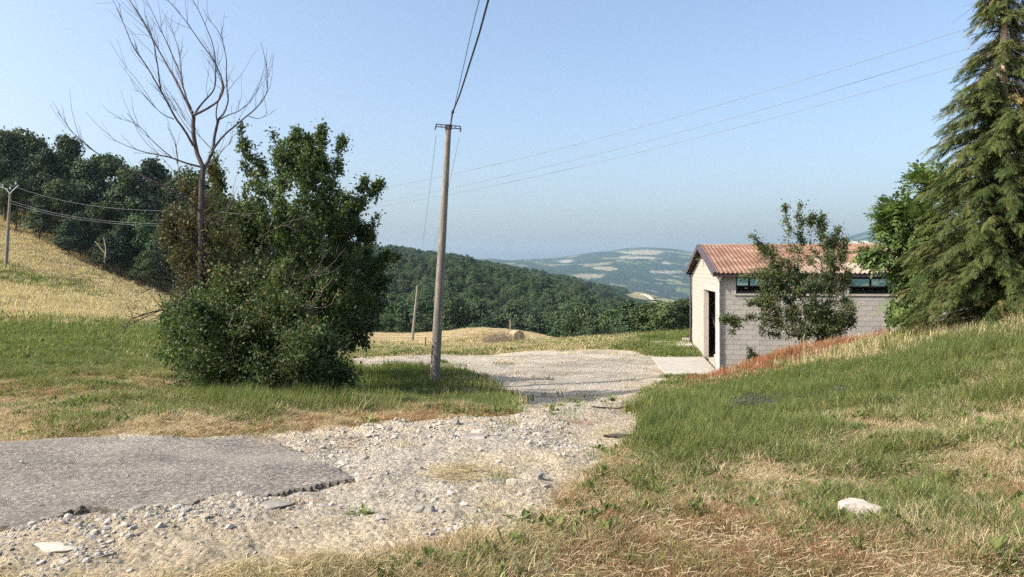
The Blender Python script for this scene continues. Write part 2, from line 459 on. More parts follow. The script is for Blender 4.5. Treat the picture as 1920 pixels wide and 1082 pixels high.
# what grows where: (photo column, row, greenness, height, redness, seediness)
VEG = [(100, 1075, .03, .05, .05, .2), (500, 1078, .03, .06, .1, .3), (960, 1075, .05, .07, .25, .4), (1150, 1000, .08, .07, .6, .3), (1300, 1070, .12, .09, .55, .3),
 (1650, 1060, .12, .08, .5, .4), (1900, 1060, .15, .1, .15, .6), (1720, 905, .75, .15, .05, .1), (1680, 870, .7, .15, .05, .1), (1300, 930, .15, .07, .4, .5), (1420, 900, .22, .09, .15, .5),
 (1230, 830, .8, .16, .05, .1), (1300, 770, .95, .19, 0, .1), (1250, 790, .95, .18, 0, .1), (1450, 800, .75, .16, .05, .2), (1550, 850, .3, .1, .1, .5), (1700, 810, .3, .13, .05, .5), (1850, 800, .3, .14, .05, .7),
 (1900, 870, .22, .13, .15, .5), (1900, 720, .6, .2, 0, .5), (1700, 740, .85, .2, 0, .2), (1550, 760, .85, .2, 0, .2), (1900, 650, .9, .26, 0, .4), (1750, 650, .75, .26, 0, .6), (1900, 622, .6, .3, 0, 1), (1700, 640, .5, .26, .1, .9),
 (1620, 690, .8, .22, .1, .2), (1500, 715, .8, .18, .2, .2), (1440, 700, .25, .08, .9, .2), (1560, 672, .25, .08, .9, .3), (1650, 660, .3, .12, .8, .4), (1380, 712, .25, .08, .9, .3), (1340, 740, .75, .18, .25, .2),
 (1310, 712, .8, .12, .1, .1), (1230, 745, .5, .1, .1, .6), (1210, 700, .3, .07, 0, .6), (1180, 860, .3, .08, .4, .3), (1100, 930, .1, .06, .6, .4), (1900, 960, .25, .12, .3, .4),
 (0, 812, .1, .07, .1, .8), (300, 806, .12, .08, .15, .8), (600, 800, .12, .09, .4, .5), (740, 782, .15, .1, .7, .4), (850, 766, .55, .2, .05, .3), (920, 745, .6, .32, 0, .5), (740, 725, .95, .36, 0, .1),
 (650, 735, .85, .2, 0, .1), (100, 780, .4, .1, .15, .3), (300, 770, .45, .13, .1, .3), (500, 775, .7, .24, .1, .2), (640, 765, .75, .30, .1, .2), (100, 720, .35, .1, .35, .3), (260, 715, .35, .1, .4, .3), (50, 690, .7, .12, .1, .1),
 (300, 665, .65, .15, .1, .2), (100, 655, .95, .14, 0, 0), (300, 630, .9, .16, 0, .1), (0, 625, .95, .16, 0, 0), (200, 690, .6, .12, .1, .2), (-500, 700, .7, .14, .1, .2),
 (0, 560, 0, .4, 0, 1), (150, 590, 0, .4, 0, 1), (320, 600, .05, .35, 0, 1), (20, 523, .6, .25, 0, .2), (130, 535, .45, .25, .05, .4), (150, 500, .1, .3, 0, .7), (0, 450, .12, .3, 0, .7), (300, 572, .2, .25, 0, .6), (230, 560, .1, .3, 0, .6), (60, 490, .05, .3, 0, .75), (200, 530, .08, .3, 0, .7),
 (1000, 648, .38, .13, 0, .5), (1150, 642, .42, .2, 0, .6), (1250, 655, .95, .3, 0, .1), (1270, 640, .9, .35, 0, .2), (850, 655, .35, .1, .05, .4), (1080, 636, .4, .35, 0, 1), (680, 655, .5, .12, 0, .2), (950, 640, .3, .3, .1, .9),
 (1000, 625, 0, .05, 0, 1), (800, 630, 0, .05, 0, 1), (1300, 650, .9, .2, 0, .1)]
_vp = np.array([hit(v[0], v[1]) for v in VEG]); _vw = warp(_vp[:, 0], _vp[:, 1]); _vv = np.array([v[2:] for v in VEG])
def veg(x, y):
    w = warp(x, y)
    out = np.empty((len(w), 4))
    for s in range(0, len(w), 60000):
        d2 = ((w[s:s + 60000, None] - _vw[None]) ** 2).sum(-1) + 2e-4
        k = 1 / d2 ** 1.7
        out[s:s + 60000] = (k @ _vv) / k.sum(1, keepdims=True)
    n = fbm(np.asarray(x) * 0.9, np.asarray(y) * 0.9, 4, 21) - 0.5
    n2 = fbm(np.asarray(x) * 2.3 + 40, np.asarray(y) * 2.3, 3, 31) - 0.5
    nr_ = smooth(60, 25, np.hypot(x, y)); nr_ = .3 + .7 * nr_
    out[:, 0] = np.clip(out[:, 0] + (n * 0.95 + n2 * 0.45) * nr_ * np.minimum(1, .3 + 2.2 * out[:, 0]), 0, 1)
    out[:, 1] = out[:, 1] * np.clip(1 + n * 2.0 + n2 * .8, .35, 2.2)
    out[:, 2] = np.clip(out[:, 2] - n * 0.9 + n2 * 0.4, 0, 1) * (out[:, 2] > 0.02)
    return out

def gravel_mask(x, y):
    d = inside(GRAVEL, x, y)
    r = np.hypot(x, y)
    n = (fbm(x * 1.3, y * 1.3, 4, 55) - 0.5)
    return smooth(-0.2, 0.25, d + n * np.minimum(0.55 + r * 0.012, 0.9))

# the ground sheet
angs = np.concatenate([np.linspace(-PI, -0.95, 60)[:-1], np.linspace(-0.95, 0.95, 620), np.linspace(0.95, PI, 60)[1:]])
rad = np.exp(np.linspace(math.log(1.2), math.log(160), 380))
GA, GR = np.meshgrid(angs, rad)
gx, gy = (GR * np.sin(GA)).ravel(), (GR * np.cos(GA)).ravel()
gz = H(gx, gy)
gm = gravel_mask(gx, gy)
gr = GR.ravel()
# loose lumpy relief of the track and two wheel ruts across the yard mouth
near = smooth(30, 8, gr)
gz += gm * near * ((fbm(gx * 7, gy * 7, 3, 61) - 0.5) * 0.05 + (fbm(gx * 2.2, gy * 2.2, 3, 71) - 0.5) * 0.10)
gz += (1 - gm) * near * (fbm(gx * 5, gy * 5, 3, 81) - 0.5) * 0.07
asd = inside(ASPH, gx, gy)
gz -= smooth(0.05, 0.35, asd) * 0.05
V = np.stack([gx, gy, gz], 1)
na, nr = len(angs), len(rad)
ii, jj = np.meshgrid(np.arange(nr - 1), np.arange(na - 1), indexing='ij')
a = (ii * na + jj).ravel()
Q = np.stack([a, a + na, a + na + 1, a + 1], 1)
mb = MB(); mb.add(V, Q[:, ::-1])
c0 = len(V)

def cols(arr): return np.array(arr)[None]
vg = veg(gx, gy)
soil = cols((0.16, 0.115, 0.07))
green = cols((0.10, 0.13, 0.04)); dryc = cols((0.40, 0.325, 0.19)); redc = cols((0.24, 0.13, 0.065))
dry2 = dryc * (1 - vg[:, 3:4]) + cols((0.42, 0.34, 0.19)) * vg[:, 3:4]
base = dry2 * (1 - vg[:, :1]) + green * vg[:, :1]
base = base * (1 - 0.6 * vg[:, 2:3]) + redc * 0.6 * vg[:, 2:3]
nn = fbm(gx * 3, gy * 3, 4, 91)[:, None]
base = base * (0.65 + 0.7 * nn)
# patches of bare earth
be = smooth(0.6, 0.75, fbm(gx * 1.7, gy * 1.7, 4, 93))[:, None] * smooth(0.7, 0.2, vg[:, 0])[:, None]
base = base * (1 - 0.6 * be) + soil * 1.3 * 0.6 * be
n1 = fbm(gx * 0.5, gy * 0.5, 4, 95)[:, None]
grav = cols((0.40, 0.37, 0.32)) * (0.82 + 0.36 * n1)
dusty = smooth(0.45, 0.7, fbm(gx * 0.35 + 3, gy * 0.6, 3, 97))[:, None]
grav = grav * (1 - 0.35 * dusty) + cols((0.47, 0.43, 0.37)) * 0.35 * dusty
gd_ = inside(GRAVEL, gx, gy)
edge_ = (smooth(1.6, 0.1, gd_ + (fbm(gx * 1.2, gy * 2.5, 3, 99) - .5) * 2.2) * .38)[:, None]
grav = grav * (1 - edge_) + cols((0.50, 0.40, 0.25)) * (.8 + .4 * nn) * edge_
strk = smooth(.52, .7, fbm(gx * .45, gy * 1.9, 4, 98))[:, None]
grav = grav * (1 - .28 * strk)
col = base * (1 - gm[:, None]) + grav * gm[:, None]
fd = inside(FIELD, gx, gy)
fm = smooth(-0.5, 1.5, fd)[:, None]
sw = (0.5 + 0.5 * np.sin((gy * 0.92 + gx * 0.25 + 2.5 * fbm(gx / 15, gy / 15, 2, 4)) * 2 * PI / 5.2))[:, None]
straw = cols((0.42, 0.33, 0.19)) * (0.72 + 0.4 * sw) * (0.8 + 0.4 * fbm(gx * .4, gy * 1.2, 3, 12)[:, None])
col = col * (1 - fm) + straw * fm
me_g = mb
def ground_material(name):
    m, nt, b = mat(name, 0.95, 0.1)
    at = N(nt, 'ShaderNodeAttribute', attribute_name='Col')
    gr_ = N(nt, 'ShaderNodeAttribute', attribute_name='gravel')
    pos = geo_pos(nt)
    vo = N(nt, 'ShaderNodeTexVoronoi'); vo.inputs['Scale'].default_value = 26; nt.links.new(pos, vo.inputs['Vector'])
    vo2 = N(nt, 'ShaderNodeTexVoronoi'); vo2.inputs['Scale'].default_value = 60; nt.links.new(pos, vo2.inputs['Vector'])
    st = ramp(nt, vo.outputs['Color'], [(0.0, (0.62, 0.6, 0.57)), (0.5, (0.95, 0.95, 0.93)), (1.0, (1.3, 1.28, 1.22))])
    fine = ramp(nt, noise(nt, 38, 8, 0.75, pos), [(0.25, (0.55, 0.53, 0.5)), (0.75, (1.4, 1.38, 1.34))])
    c1 = mixc(nt, gr_.outputs['Fac'], at.outputs['Color'], mixc(nt, 0.8, at.outputs['Color'], st, 'MULTIPLY'))
    c2 = mixc(nt, 0.85, c1, fine, 'MULTIPLY')
    mid = ramp(nt, noise(nt, 4.5, 6, 0.7, pos), [(0.3, (0.8, 0.79, 0.77)), (0.7, (1.18, 1.17, 1.15))])
    c3 = mixc(nt, 0.8, c2, mid, 'MULTIPLY')
    nt.links.new(c3, b.inputs['Base Color'])
    ad = N(nt, 'ShaderNodeMath', operation='ADD')
    m1 = N(nt, 'ShaderNodeMath', operation='MULTIPLY'); m1.inputs[1].default_value = -0.8
    nt.links.new(vo.outputs['Distance'], m1.inputs[0])
    nt.links.new(m1.outputs[0], ad.inputs[0]); nt.links.new(noise(nt, 30, 8, 0.75, pos), ad.inputs[1])
    bump(nt, b, ad.outputs[0], 1.0, 0.03)
    return m
M['ground'] = ground_material('ground_cover')
g = mb.build('ground', M['ground'], smooth_=True)
ca = g.data.attributes.new('Col', 'FLOAT_COLOR', 'POINT')
ca.data.foreach_set('color', np.concatenate([col, np.ones((len(col), 1))], 1).astype(np.float32).ravel())
ga = g.data.attributes.new('gravel', 'FLOAT', 'POINT'); ga.data.foreach_set('value', gm.astype(np.float32))
tag(g, kind='structure')

# disc under the feet
mb = MB(); k = np.arange(24) * 2 * PI / 24
V0 = np.stack([1.21 * np.sin(k), 1.21 * np.cos(k), H(1.21 * np.sin(k), 1.21 * np.cos(k))], 1)
mb.add(np.concatenate([V0, [[0, 0, float(H(0, 0)[0])]]]), [((i + 1) % 24, i, 24) for i in range(24)])
o = mb.build('ground_underfoot', simple('ground_underfoot', (0.25, 0.2, 0.13), (0.4, 0.34, 0.24), 20)); tag(o, kind='structure')

# hills beyond
angs2 = np.concatenate([np.linspace(-1.45, -0.75, 40)[:-1], np.linspace(-0.75, 0.75, 620), np.linspace(0.75, 1.45, 40)[1:]])
rad2 = np.concatenate([np.exp(np.linspace(math.log(150), math.log(2500), 170)), np.linspace(2560, 9500, 150)])
A2, R2 = np.meshgrid(angs2, rad2)
hx, hy = (R2 * np.sin(A2)).ravel(), (R2 * np.cos(A2)).ravel()
hz = H_far(hx, hy) - 0.25 * (R2.ravel() < 158)
hr = R2.ravel()
na2, nr2 = len(angs2), len(rad2)
ii, jj = np.meshgrid(np.arange(nr2 - 1), np.arange(na2 - 1), indexing='ij')
a = (ii * na2 + jj).ravel()
mb = MB(); mb.add(np.stack([hx, hy, hz], 1), np.stack([a + 1, a + na2 + 1, a + na2, a], 1))
wood = cols((0.024, 0.043, 0.022)); fieldc = cols((0.30, 0.26, 0.15)); grn = cols((0.13, 0.17, 0.07)); palec = cols((0.42, 0.37, 0.26))
f1 = fbm(hx / 160, hy / 160, 4, 41); f2 = fbm(hx / 60, hy / 60, 3, 43)
cell = fbm(hx / 420, hy / 420, 3, 47)
hc = wood * (0.7 + 0.6 * f2[:, None]) + 0 * grn
patch = 0.7 * smooth(0.64, 0.66, f1) * smooth(1250, 1900, hr)
hc = hc * (1 - patch[:, None]) + (fieldc * (f2 > .5)[:, None] + grn * (f2 <= .5)[:, None]) * patch[:, None]
hpx = 960 + F * hx / hy; hpy = HOR - (hz - EYE) / hy * F
def blob(px, py, r0, r1, wx, wy, c, seed=0, strength=1.0):
    """a field on the hills: a soft blob around a bearing and slope, between two distances"""
    global hc
    n = (fbm(hx / 110, hy / 110, 4, 200 + seed) - 0.5) * 2.6
    d = ((hpx - px) / wx) ** 2 + ((hpy - py) / wy) ** 2
    k = smooth(1.15, 0.85, d + n) * (hr > r0) * (hr < r1) * strength
    hc = hc * (1 - k[:, None]) + cols(c) * k[:, None]
for i, b_ in enumerate([(1205, 473, 4500, 7000, 40, 4, (.27, .25, .17)), (1190, 483, 4500, 7000, 38, 2.5, (.29, .26, .18)), (1135, 503, 4000, 7000, 20, 3.5, (.27, .24, .16)), (1105, 518, 3000, 7000, 34, 4, (.25, .23, .15)), (1060, 490, 4500, 7000, 12, 3, (.3, .27, .2)),
          (1245, 494, 4500, 7000, 14, 2, (.33, .3, .22)), (1190, 498, 4500, 7000, 14, 2, (.33, .3, .22)), (1250, 510, 3500, 7000, 30, 2, (.28, .26, .2)),
          (1205, 551, 1200, 2100, 34, 12, (.33, .29, .18)), (1258, 568, 1200, 2100, 46, 12, (.30, .28, .16)), (1290, 578, 1200, 2100, 30, 8, (.40, .35, .24)),
          (990, 512, 800, 1300, 30, 7, (.17, .2, .09)), (930, 500, 850, 1100, 40, 5, (.12, .15, .06)), (870, 487, 850, 1100, 16, 4, (.22, .22, .1)),
          (1600, 455, 4500, 8000, 60, 4, (.4, .37, .3)), (1640, 462, 4500, 8000, 60, 4, (.3, .3, .2))]):
    blob(*b_, seed=i)
m, nt, b = mat('hill_cover', 1.0, 0.0)
at = N(nt, 'ShaderNodeAttribute', attribute_name='Col')
pos = geo_pos(nt)
fine = ramp(nt, noise(nt, 0.035, 9, 0.75, pos), [(0.3, (0.45, 0.47, 0.45)), (0.7, (1.5, 1.5, 1.45))])
nt.links.new(mixc(nt, 0.8, at.outputs['Color'], fine, 'MULTIPLY'), b.inputs['Base Color'])
bump(nt, b, noise(nt, 0.05, 8, 0.75, pos), 1.0, 12.0)
hills = mb.build('hills', m, smooth_=True)
ca = hills.data.attributes.new('Col', 'FLOAT_COLOR', 'POINT')
ca.data.foreach_set('color', np.concatenate([hc, np.ones((len(hc), 1))], 1).astype(np.float32).ravel())
tag(hills, kind='structure')

# asphalt: a broken edged sheet lying on the gravel
def tri_grid(P, step, zf, name, material, skirt=0.06, kind='structure', jag=0.0, yscale=1.0):
    mn = P.min(0); mx = P.max(0)
    mn = np.maximum(mn, -9); 
    xs = np.arange(mn[0], mx[0] + step, step); ys = np.arange(mn[1], mx[1] + step, step)
    Xg, Yg = np.meshgrid(xs, ys)
    d = inside(P, Xg, Yg) + (fbm(Xg * 4, Yg * 4, 5, 301) - 0.5) * jag
    ok = d > 0
    Z = zf(Xg, Yg)
    # edge vertices drop
    Z = Z - smooth(step * 1.2, 0, d) * skirt * 1.0
    idx = -np.ones(Xg.shape, int); idx[ok] = np.arange(ok.sum())
    q = ok[:-1, :-1] & ok[1:, :-1] & ok[:-1, 1:] & ok[1:, 1:]
    i, j = np.nonzero(q)
    F_ = np.stack([idx[i, j], idx[i, j + 1], idx[i + 1, j + 1], idx[i + 1, j]], 1)
    V_ = np.stack([Xg[ok], Yg[ok], Z[ok]], 1)
    # skirt round the boundary
    from collections import Counter
    mb = MB(); mb.add(V_, F_)
    ed = {}
    for f in F_:
        for k in range(4):
            e = (int(f[k]), int(f[(k + 1) % 4])); key = (min(e), max(e))
            if key in ed: ed[key] = None
            else: ed[key] = e
    be = [e for e in ed.values() if e]
    sv = []; sf = []
    for (p, q_) in be:
        n0 = len(sv); A_, B_ = V_[p], V_[q_]
        sv += [A_, B_, B_ - (0, 0, 0.12), A_ - (0, 0, 0.12)]; sf.append((n0 + 1, n0, n0 + 3, n0 + 2))
    mb.add(sv, sf)
    o = mb.build(name, material, smooth_=True); tag(o, kind=kind); return o
m, nt, b = mat('asphalt', 0.9, 0.25)
pos = geo_pos(nt)
c = ramp(nt, noise(nt, 1.2, 6, 0.7, pos), [(0.3, (0.185, 0.168, 0.15)), (0.7, (0.33, 0.30, 0.268))])
vo = N(nt, 'ShaderNodeTexVoronoi'); vo.inputs['Scale'].default_value = 52; nt.links.new(pos, vo.inputs['Vector'])
ag = ramp(nt, vo.outputs['Color'], [(0.15, (0.5, 0.49, 0.48)), (0.6, (0.95, 0.93, 0.9)), (0.85, (1.8, 1.72, 1.6))])
c = mixc(nt, 0.85, c, ag, 'MULTIPLY')
dust = ramp(nt, noise(nt, 0.9, 8, 0.7, geo_pos(nt, (0.35, 1.6, 1))), [(0.45, (0, 0, 0)), (0.65, (1, 1, 1))])
c = mixc(nt, mixc(nt, 0.75, (0, 0, 0), dust), c, (0.36, 0.32, 0.265))
vg_ = ramp(nt, noise(nt, 25, 6, 0.8, pos), [(0.3, (0.65, 0.65, 0.65)), (0.7, (1.35, 1.35, 1.35))])
c = mixc(nt, 0.8, c, vg_, 'MULTIPLY')
nt.links.new(c, b.inputs['Base Color'])
bump(nt, b, noise(nt, 40, 6, 0.85, pos), 1.0, 0.03)
tri_grid(ASPH, 0.027, lambda x, y: H(x, y) + 0.012 + (fbm(x * 3, y * 3, 3, 77) - .5) * 0.02, 'road', m, skirt=0.012, jag=0.27)

# ------------------------------------------------------------------ scattered small stuff through geometry nodes
LIB = {}
def library(name, objs):
    c = bpy.data.collections.new(name)
    for o in objs: c.objects.link(o)
    LIB[name] = c
    return c

def scatter(name, pts, rot, scl, idx, coll, label=None):
    me = bpy.data.meshes.new(name)
    n = len(pts)
    me.vertices.add(n); me.vertices.foreach_set('co', np.asarray(pts, np.float32).ravel())
    a = me.attributes.new('rot', 'FLOAT_VECTOR', 'POINT'); a.data.foreach_set('vector', np.asarray(rot, np.float32).ravel())
    a = me.attributes.new('scl', 'FLOAT_VECTOR', 'POINT')
    scl = np.asarray(scl, np.float32)
    if scl.ndim == 1: scl = np.repeat(scl[:, None], 3, 1)
    a.data.foreach_set('vector', scl.ravel())
    a = me.attributes.new('idx', 'INT', 'POINT'); a.data.foreach_set('value', np.asarray(idx, np.int32))
    o = bpy.data.objects.new(name, me); COL.objects.link(o)
    ng = bpy.data.node_groups.new('scatter_' + name, 'GeometryNodeTree')
    ng.interface.new_socket('Geometry', in_out='INPUT', socket_type='NodeSocketGeometry')
    ng.interface.new_socket('Geometry', in_out='OUTPUT', socket_type='NodeSocketGeometry')
    gi = ng.nodes.new('NodeGroupInput'); go = ng.nodes.new('NodeGroupOutput')
    iop = ng.nodes.new('GeometryNodeInstanceOnPoints'); ci = ng.nodes.new('GeometryNodeCollectionInfo')
    ci.inputs['Collection'].default_value = coll; ci.inputs['Separate Children'].default_value = True; ci.inputs['Reset Children'].default_value = True
    def na_(nm, ty):
        q = ng.nodes.new('GeometryNodeInputNamedAttribute'); q.data_type = ty; q.inputs['Name'].default_value = nm
        return [s for s in q.outputs if s.enabled and s.name == 'Attribute'][0]
    L = ng.links
    L.new(gi.outputs[0], iop.inputs['Points']); L.new(ci.outputs[0], iop.inputs['Instance'])
    iop.inputs['Pick Instance'].default_value = True
    L.new(na_('idx', 'INT'), iop.inputs['Instance Index'])
    e2r = ng.nodes.new('FunctionNodeEulerToRotation')
    L.new(na_('rot', 'FLOAT_VECTOR'), e2r.inputs[0]); L.new(e2r.outputs[0], iop.inputs['Rotation'])
    L.new(na_('scl', 'FLOAT_VECTOR'), iop.inputs['Scale'])
    L.new(iop.outputs[0], go.inputs[0])
    md = o.modifiers.new('scatter', 'NODES'); md.node_group = ng
    tag(o, label, kind='stuff')
    return o

def blades(rng, n, spread, h, width, bend, mat_, name, flat=0.0, seed=False):
    """a tuft of curved blades, each a bent strip"""
    a = rng.uniform(0, 2 * PI, n); r = spread * np.sqrt(rng.uniform(0, 1, n))
    base = np.stack([r * np.cos(a), r * np.sin(a), np.full(n, -0.01)], 1)
    ta = rng.uniform(0, 2 * PI, n)
    hh = h * rng.uniform(0.45, 1.1, n)
    le = bend * rng.uniform(0.3, 1.3, n) * hh
    d = np.stack([np.cos(ta), np.sin(ta), np.zeros(n)], 1)
    s = np.stack([-np.sin(ta), np.cos(ta), np.zeros(n)], 1) * width * rng.uniform(0.6, 1.2, (n, 1))
    hf = hh * (1 - flat * rng.uniform(0.3, 1, n))
    up = np.array([0, 0, 1.])[None]
    m1 = base + d * (le * 0.3)[:, None] + up * (hf * 0.6)[:, None]
    tp = base + d * le[:, None] + up * (hf * 1.0)[:, None]
    V_ = np.stack([base - s * .5, base + s * .5, m1 + s * .45, m1 - s * .45, tp], 1).reshape(-1, 3)
    o5 = (np.arange(n) * 5)[:, None]
    mb = MB()
    t = np.repeat(rng.uniform(0, 1, n), 5)
    mb.add(V_, np.concatenate([o5 + [0, 1, 2], o5 + [0, 2, 3], o5 + [3, 2, 4]]), 0, t)
    if seed:
        k = n // 3
        c = tp[:k]
        ss = s[:k] * 0.55; uu = np.array([[0, 0, 1.]]) * 0.011 * rng.uniform(.7, 1.3, (k, 1))
        Vs = np.stack([c - uu, c + ss, c + uu, c - ss], 1).reshape(-1, 3)
        o4 = (np.arange(k) * 4)[:, None]
        mb.add(Vs, np.concatenate([o4 + [0, 1, 2], o4 + [0, 2, 3]]), 1, np.full(4 * k, 0.7))
    return mb.build(name, [M[mat_], M['grass_straw']], link=False)

rg = np.random.RandomState(11)
lib_near = []
# order = alphabetical by name: class c (0 green 1 olive 2 dry 3 straw 4 red), variant v (3 each)
for c, mt in enumerate(['grass_green', 'grass_olive', 'grass_dry', 'grass_straw', 'grass_red']):
    for v in range(3):
        lib_near.append(blades(rg, 46, 0.11, 1.0 * 0.1, 0.0033, 0.8 if c < 2 else 1.1, mt, 'tuft_n%d%d' % (c, v), flat=0.55 if c >= 2 else 0.15))
def rosette(rng, n, L, name, mt):
    a = rng.uniform(0, 2 * PI, n); el = rng.uniform(.25, 1.2, n); l = L * rng.uniform(.5, 1.2, n); w = l * rng.uniform(.2, .34, n)
    d = np.stack([np.cos(a) * np.cos(el), np.sin(a) * np.cos(el), np.sin(el)], 1); s = np.stack([-np.sin(a), np.cos(a), np.zeros(n)], 1)
    b0 = rng.normal(size=(n, 3)) * [.03, .03, .0]
    m1 = b0 + d * (l * .5)[:, None]; tp = b0 + d * l[:, None] * [1, 1, .75]
    V_ = np.stack([b0, m1 - s * w[:, None] * .5, tp, m1 + s * w[:, None] * .5], 1).reshape(-1, 3); o4 = (np.arange(n) * 4)[:, None]
    mb = MB(); mb.add(V_, np.concatenate([o4 + [0, 1, 2], o4 + [0, 2, 3]]), 0, np.repeat(rng.uniform(.1, 1, n), 4)); return mb.build(name, [M[mt]], link=False)
for v in range(3): lib_near.append(rosette(rg, 22, .10, 'tuft_n5%d' % v, 'grass_green'))
library('tufts_near', lib_near)
lib_far = []
for c, mt in enumerate(['grass_green', 'grass_olive', 'grass_dry', 'grass_straw', 'grass_red']):
    for v in range(3):
        lib_far.append(blades(rg, 60, 0.30, 0.1, 0.012, 0.55, mt, 'tuft_q%d%d' % (c, v), flat=0.3 if c >= 2 else 0.1, seed=(c == 3)))
for v in range(3): lib_far.append(rosette(rg, 40, .16, 'tuft_q5%d' % v, 'grass_green'))
library('tufts_far', lib_far)

SHED_O = np.array([8.38, 30.0]); TH = math.atan(0.1457)
AX = np.array([math.cos(TH), -math.sin(TH)]); BX = np.array([math.sin(TH), math.cos(TH)])
def shed_ab(x, y):
    dx, dy = np.asarray(x) - SHED_O[0], np.asarray(y) - SHED_O[1]
    return dx * AX[0] + dy * AX[1], dx * BX[0] + dy * BX[1]
def not_shed(x, y, m=0.05):
    a_, b_ = shed_ab(x, y)
    ok = ~((a_ > -m) & (a_ < 13 + m) & (b_ > -m) & (b_ < 12 + m))
    apr = (a_ > -2.75) & (a_ < 0) & (b_ > -0.6) & (b_ < 5.9)
    return ok & ~apr

def grass_points(rng, n, r0, r1, dens_pow, az=0.78):
    u = rng.uniform(0, 1, n)
    p = 2 - dens_pow
    r = (r0 ** p + u * (r1 ** p - r0 ** p)) ** (1 / p)
    th = rng.uniform(-az, az, n)
    return r * np.sin(th), r * np.cos(th), r

def make_grass(name, coll, n, r0, r1, pw, hscale, wscale, seedn, keep_gravel=0.03, label=None):
    rng = np.random.RandomState(seedn)
    x, y, r = grass_points(rng, n, r0, r1, pw)
    gmk = gravel_mask(x, y); vv = veg(x, y)
    u = rng.uniform(0, 1, n)
    keep = (u > gmk * 1.5 - keep_gravel * (1 - smooth(3, 9, r) * .7)) | (u < 0.006)
    keep &= inside(ASPH, x, y) < 0.03
    keep &= (inside(FIELD, x, y) < 0) | (rng.uniform(0, 1, n) < 0.25)
    keep &= not_shed(x, y)
    x, y, r, vv = x[keep], y[keep], r[keep], vv[keep]
    n = len(x)
    lush, tall, red, seed = vv.T
    u1 = rng.uniform(0, 1, n); u2 = rng.uniform(0, 1, n); u3 = rng.uniform(0, 1, n)
    p_green = np.clip(lush * 1.4 - 0.28, 0, 1)
    cls = np.where(u1 < p_green, np.where(u2 < 0.8, 0, 1), np.where(u2 < 0.14 * (1 - seed) + .02, 1, np.where(u3 < 0.35 + 0.5 * seed, 3, 2)))
    cls = np.where((cls >= 2) & (rng.uniform(0, 1, n) < red), 4, cls)
    cls = np.where((cls == 0) & (rng.uniform(0, 1, n) < seed * 0.3), 1, cls)
    cls = np.where((rng.uniform(0, 1, n) < .05 + .07 * lush) & (lush > .12) & (r < 40), 5, cls)
    z = H(x, y)
    z += smooth(30, 8, r) * (1 - gravel_mask(x, y)) * (fbm(x * 5, y * 5, 3, 81) - 0.5) * 0.07
    rot = np.stack([rng.uniform(-.12, .12, n), rng.uniform(-.12, .12, n), rng.uniform(0, 2 * PI, n)], 1)
    hs = tall / 0.1 * rng.uniform(0.5, 1.35, n) * hscale
    hs = np.where(cls == 5, np.minimum(hs, 1.3), hs)
    ws = wscale * rng.uniform(0.75, 1.35, n) * np.clip(np.sqrt(tall / 0.1), 0.8, 1.8)
    return scatter(name, np.stack([x, y, z], 1), rot, np.stack([ws, ws, hs], 1), cls * 3 + rng.randint(0, 3, n), coll, label)

make_grass('meadow_grass', LIB['tufts_near'], 120000, 3.0, 24, 1.3, 1.0, 1.0, 1)
make_grass('meadow_grass', LIB['tufts_far'], 60000, 18, 60, 1.2, 1.0, 1.0, 2)
make_grass('hillside_grass', LIB['tufts_far'], 60000, 34, 125, 1.2, 1.0, 1.7, 3)

# gravel: crushed stones
def stone_mesh(rng, name, mt, n=1, link=False):
    import bmesh
    bm = bmesh.new(); bmesh.ops.create_icosphere(bm, subdivisions=n, radius=1)
    k = rng.uniform(0.65, 1.15, len(bm.verts))
    sc = np.array([1, rng.uniform(.6, .95), rng.uniform(.4, .7)])
    for v, q in zip(bm.verts, k): v.co = Vector((v.co.x * q * sc[0], v.co.y * q * sc[1], v.co.z * q * sc[2]))
    me = bpy.data.meshes.new(name); bm.to_mesh(me); bm.free(); me.materials.append(mt)
    o = bpy.data.objects.new(name, me)
    if link: COL.objects.link(o)
    return o
M['stone'] = simple('stone', (0.28, 0.258, 0.225), (0.46, 0.425, 0.37), 3, bs=0.4, rnd=0.25)
M['stone_white'] = simple('stone_white', (0.36, 0.31, 0.26), (0.58, 0.52, 0.44), 5, bs=0.5, bd=0.01)
M['stone_grey'] = simple('stone_grey', (0.17, 0.155, 0.135), (0.34, 0.31, 0.27), 6, bs=0.5)
rg = np.random.RandomState(5)
library('stones', [stone_mesh(rg, 'pebble_%d' % i, M['stone']) for i in range(6)])
rg = np.random.RandomState(6)
n = 150000
x, y, r = grass_points(rg, n, 3.0, 34, 1.5)
gk = gravel_mask(x, y)
rough = smooth(0.42, 0.62, fbm(x * 0.8, y * 0.8, 3, 400))
keep = (rg.uniform(0, 1, n) < gk * (0.25 + 0.75 * rough) + 0.03) & ((inside(ASPH, x, y) < 0.02) | (rg.uniform(0, 1, n) < .05)) & not_shed(x, y)
x, y, r, rough = x[keep], y[keep], r[keep], rough[keep]; n = len(x)
s = 0.005 + 0.008 * rg.pareto(3.0, n) ; s = np.clip(s * (0.75 + 0.5 * rough), 0.004, 0.030) * (1 + 0.03 * r)
z = H(x, y) + gravel_mask(x, y) * smooth(30, 8, r) * ((fbm(x * 7, y * 7, 3, 61) - 0.5) * 0.05 + (fbm(x * 2.2, y * 2.2, 3, 71) - 0.5) * 0.10)
scatter('gravel_stones', np.stack([x, y, z + s * 0.15], 1), rg.uniform(-.6, .6, (n, 3)) * [1, 1, 6], s, rg.randint(0, 6, n), LIB['stones'])
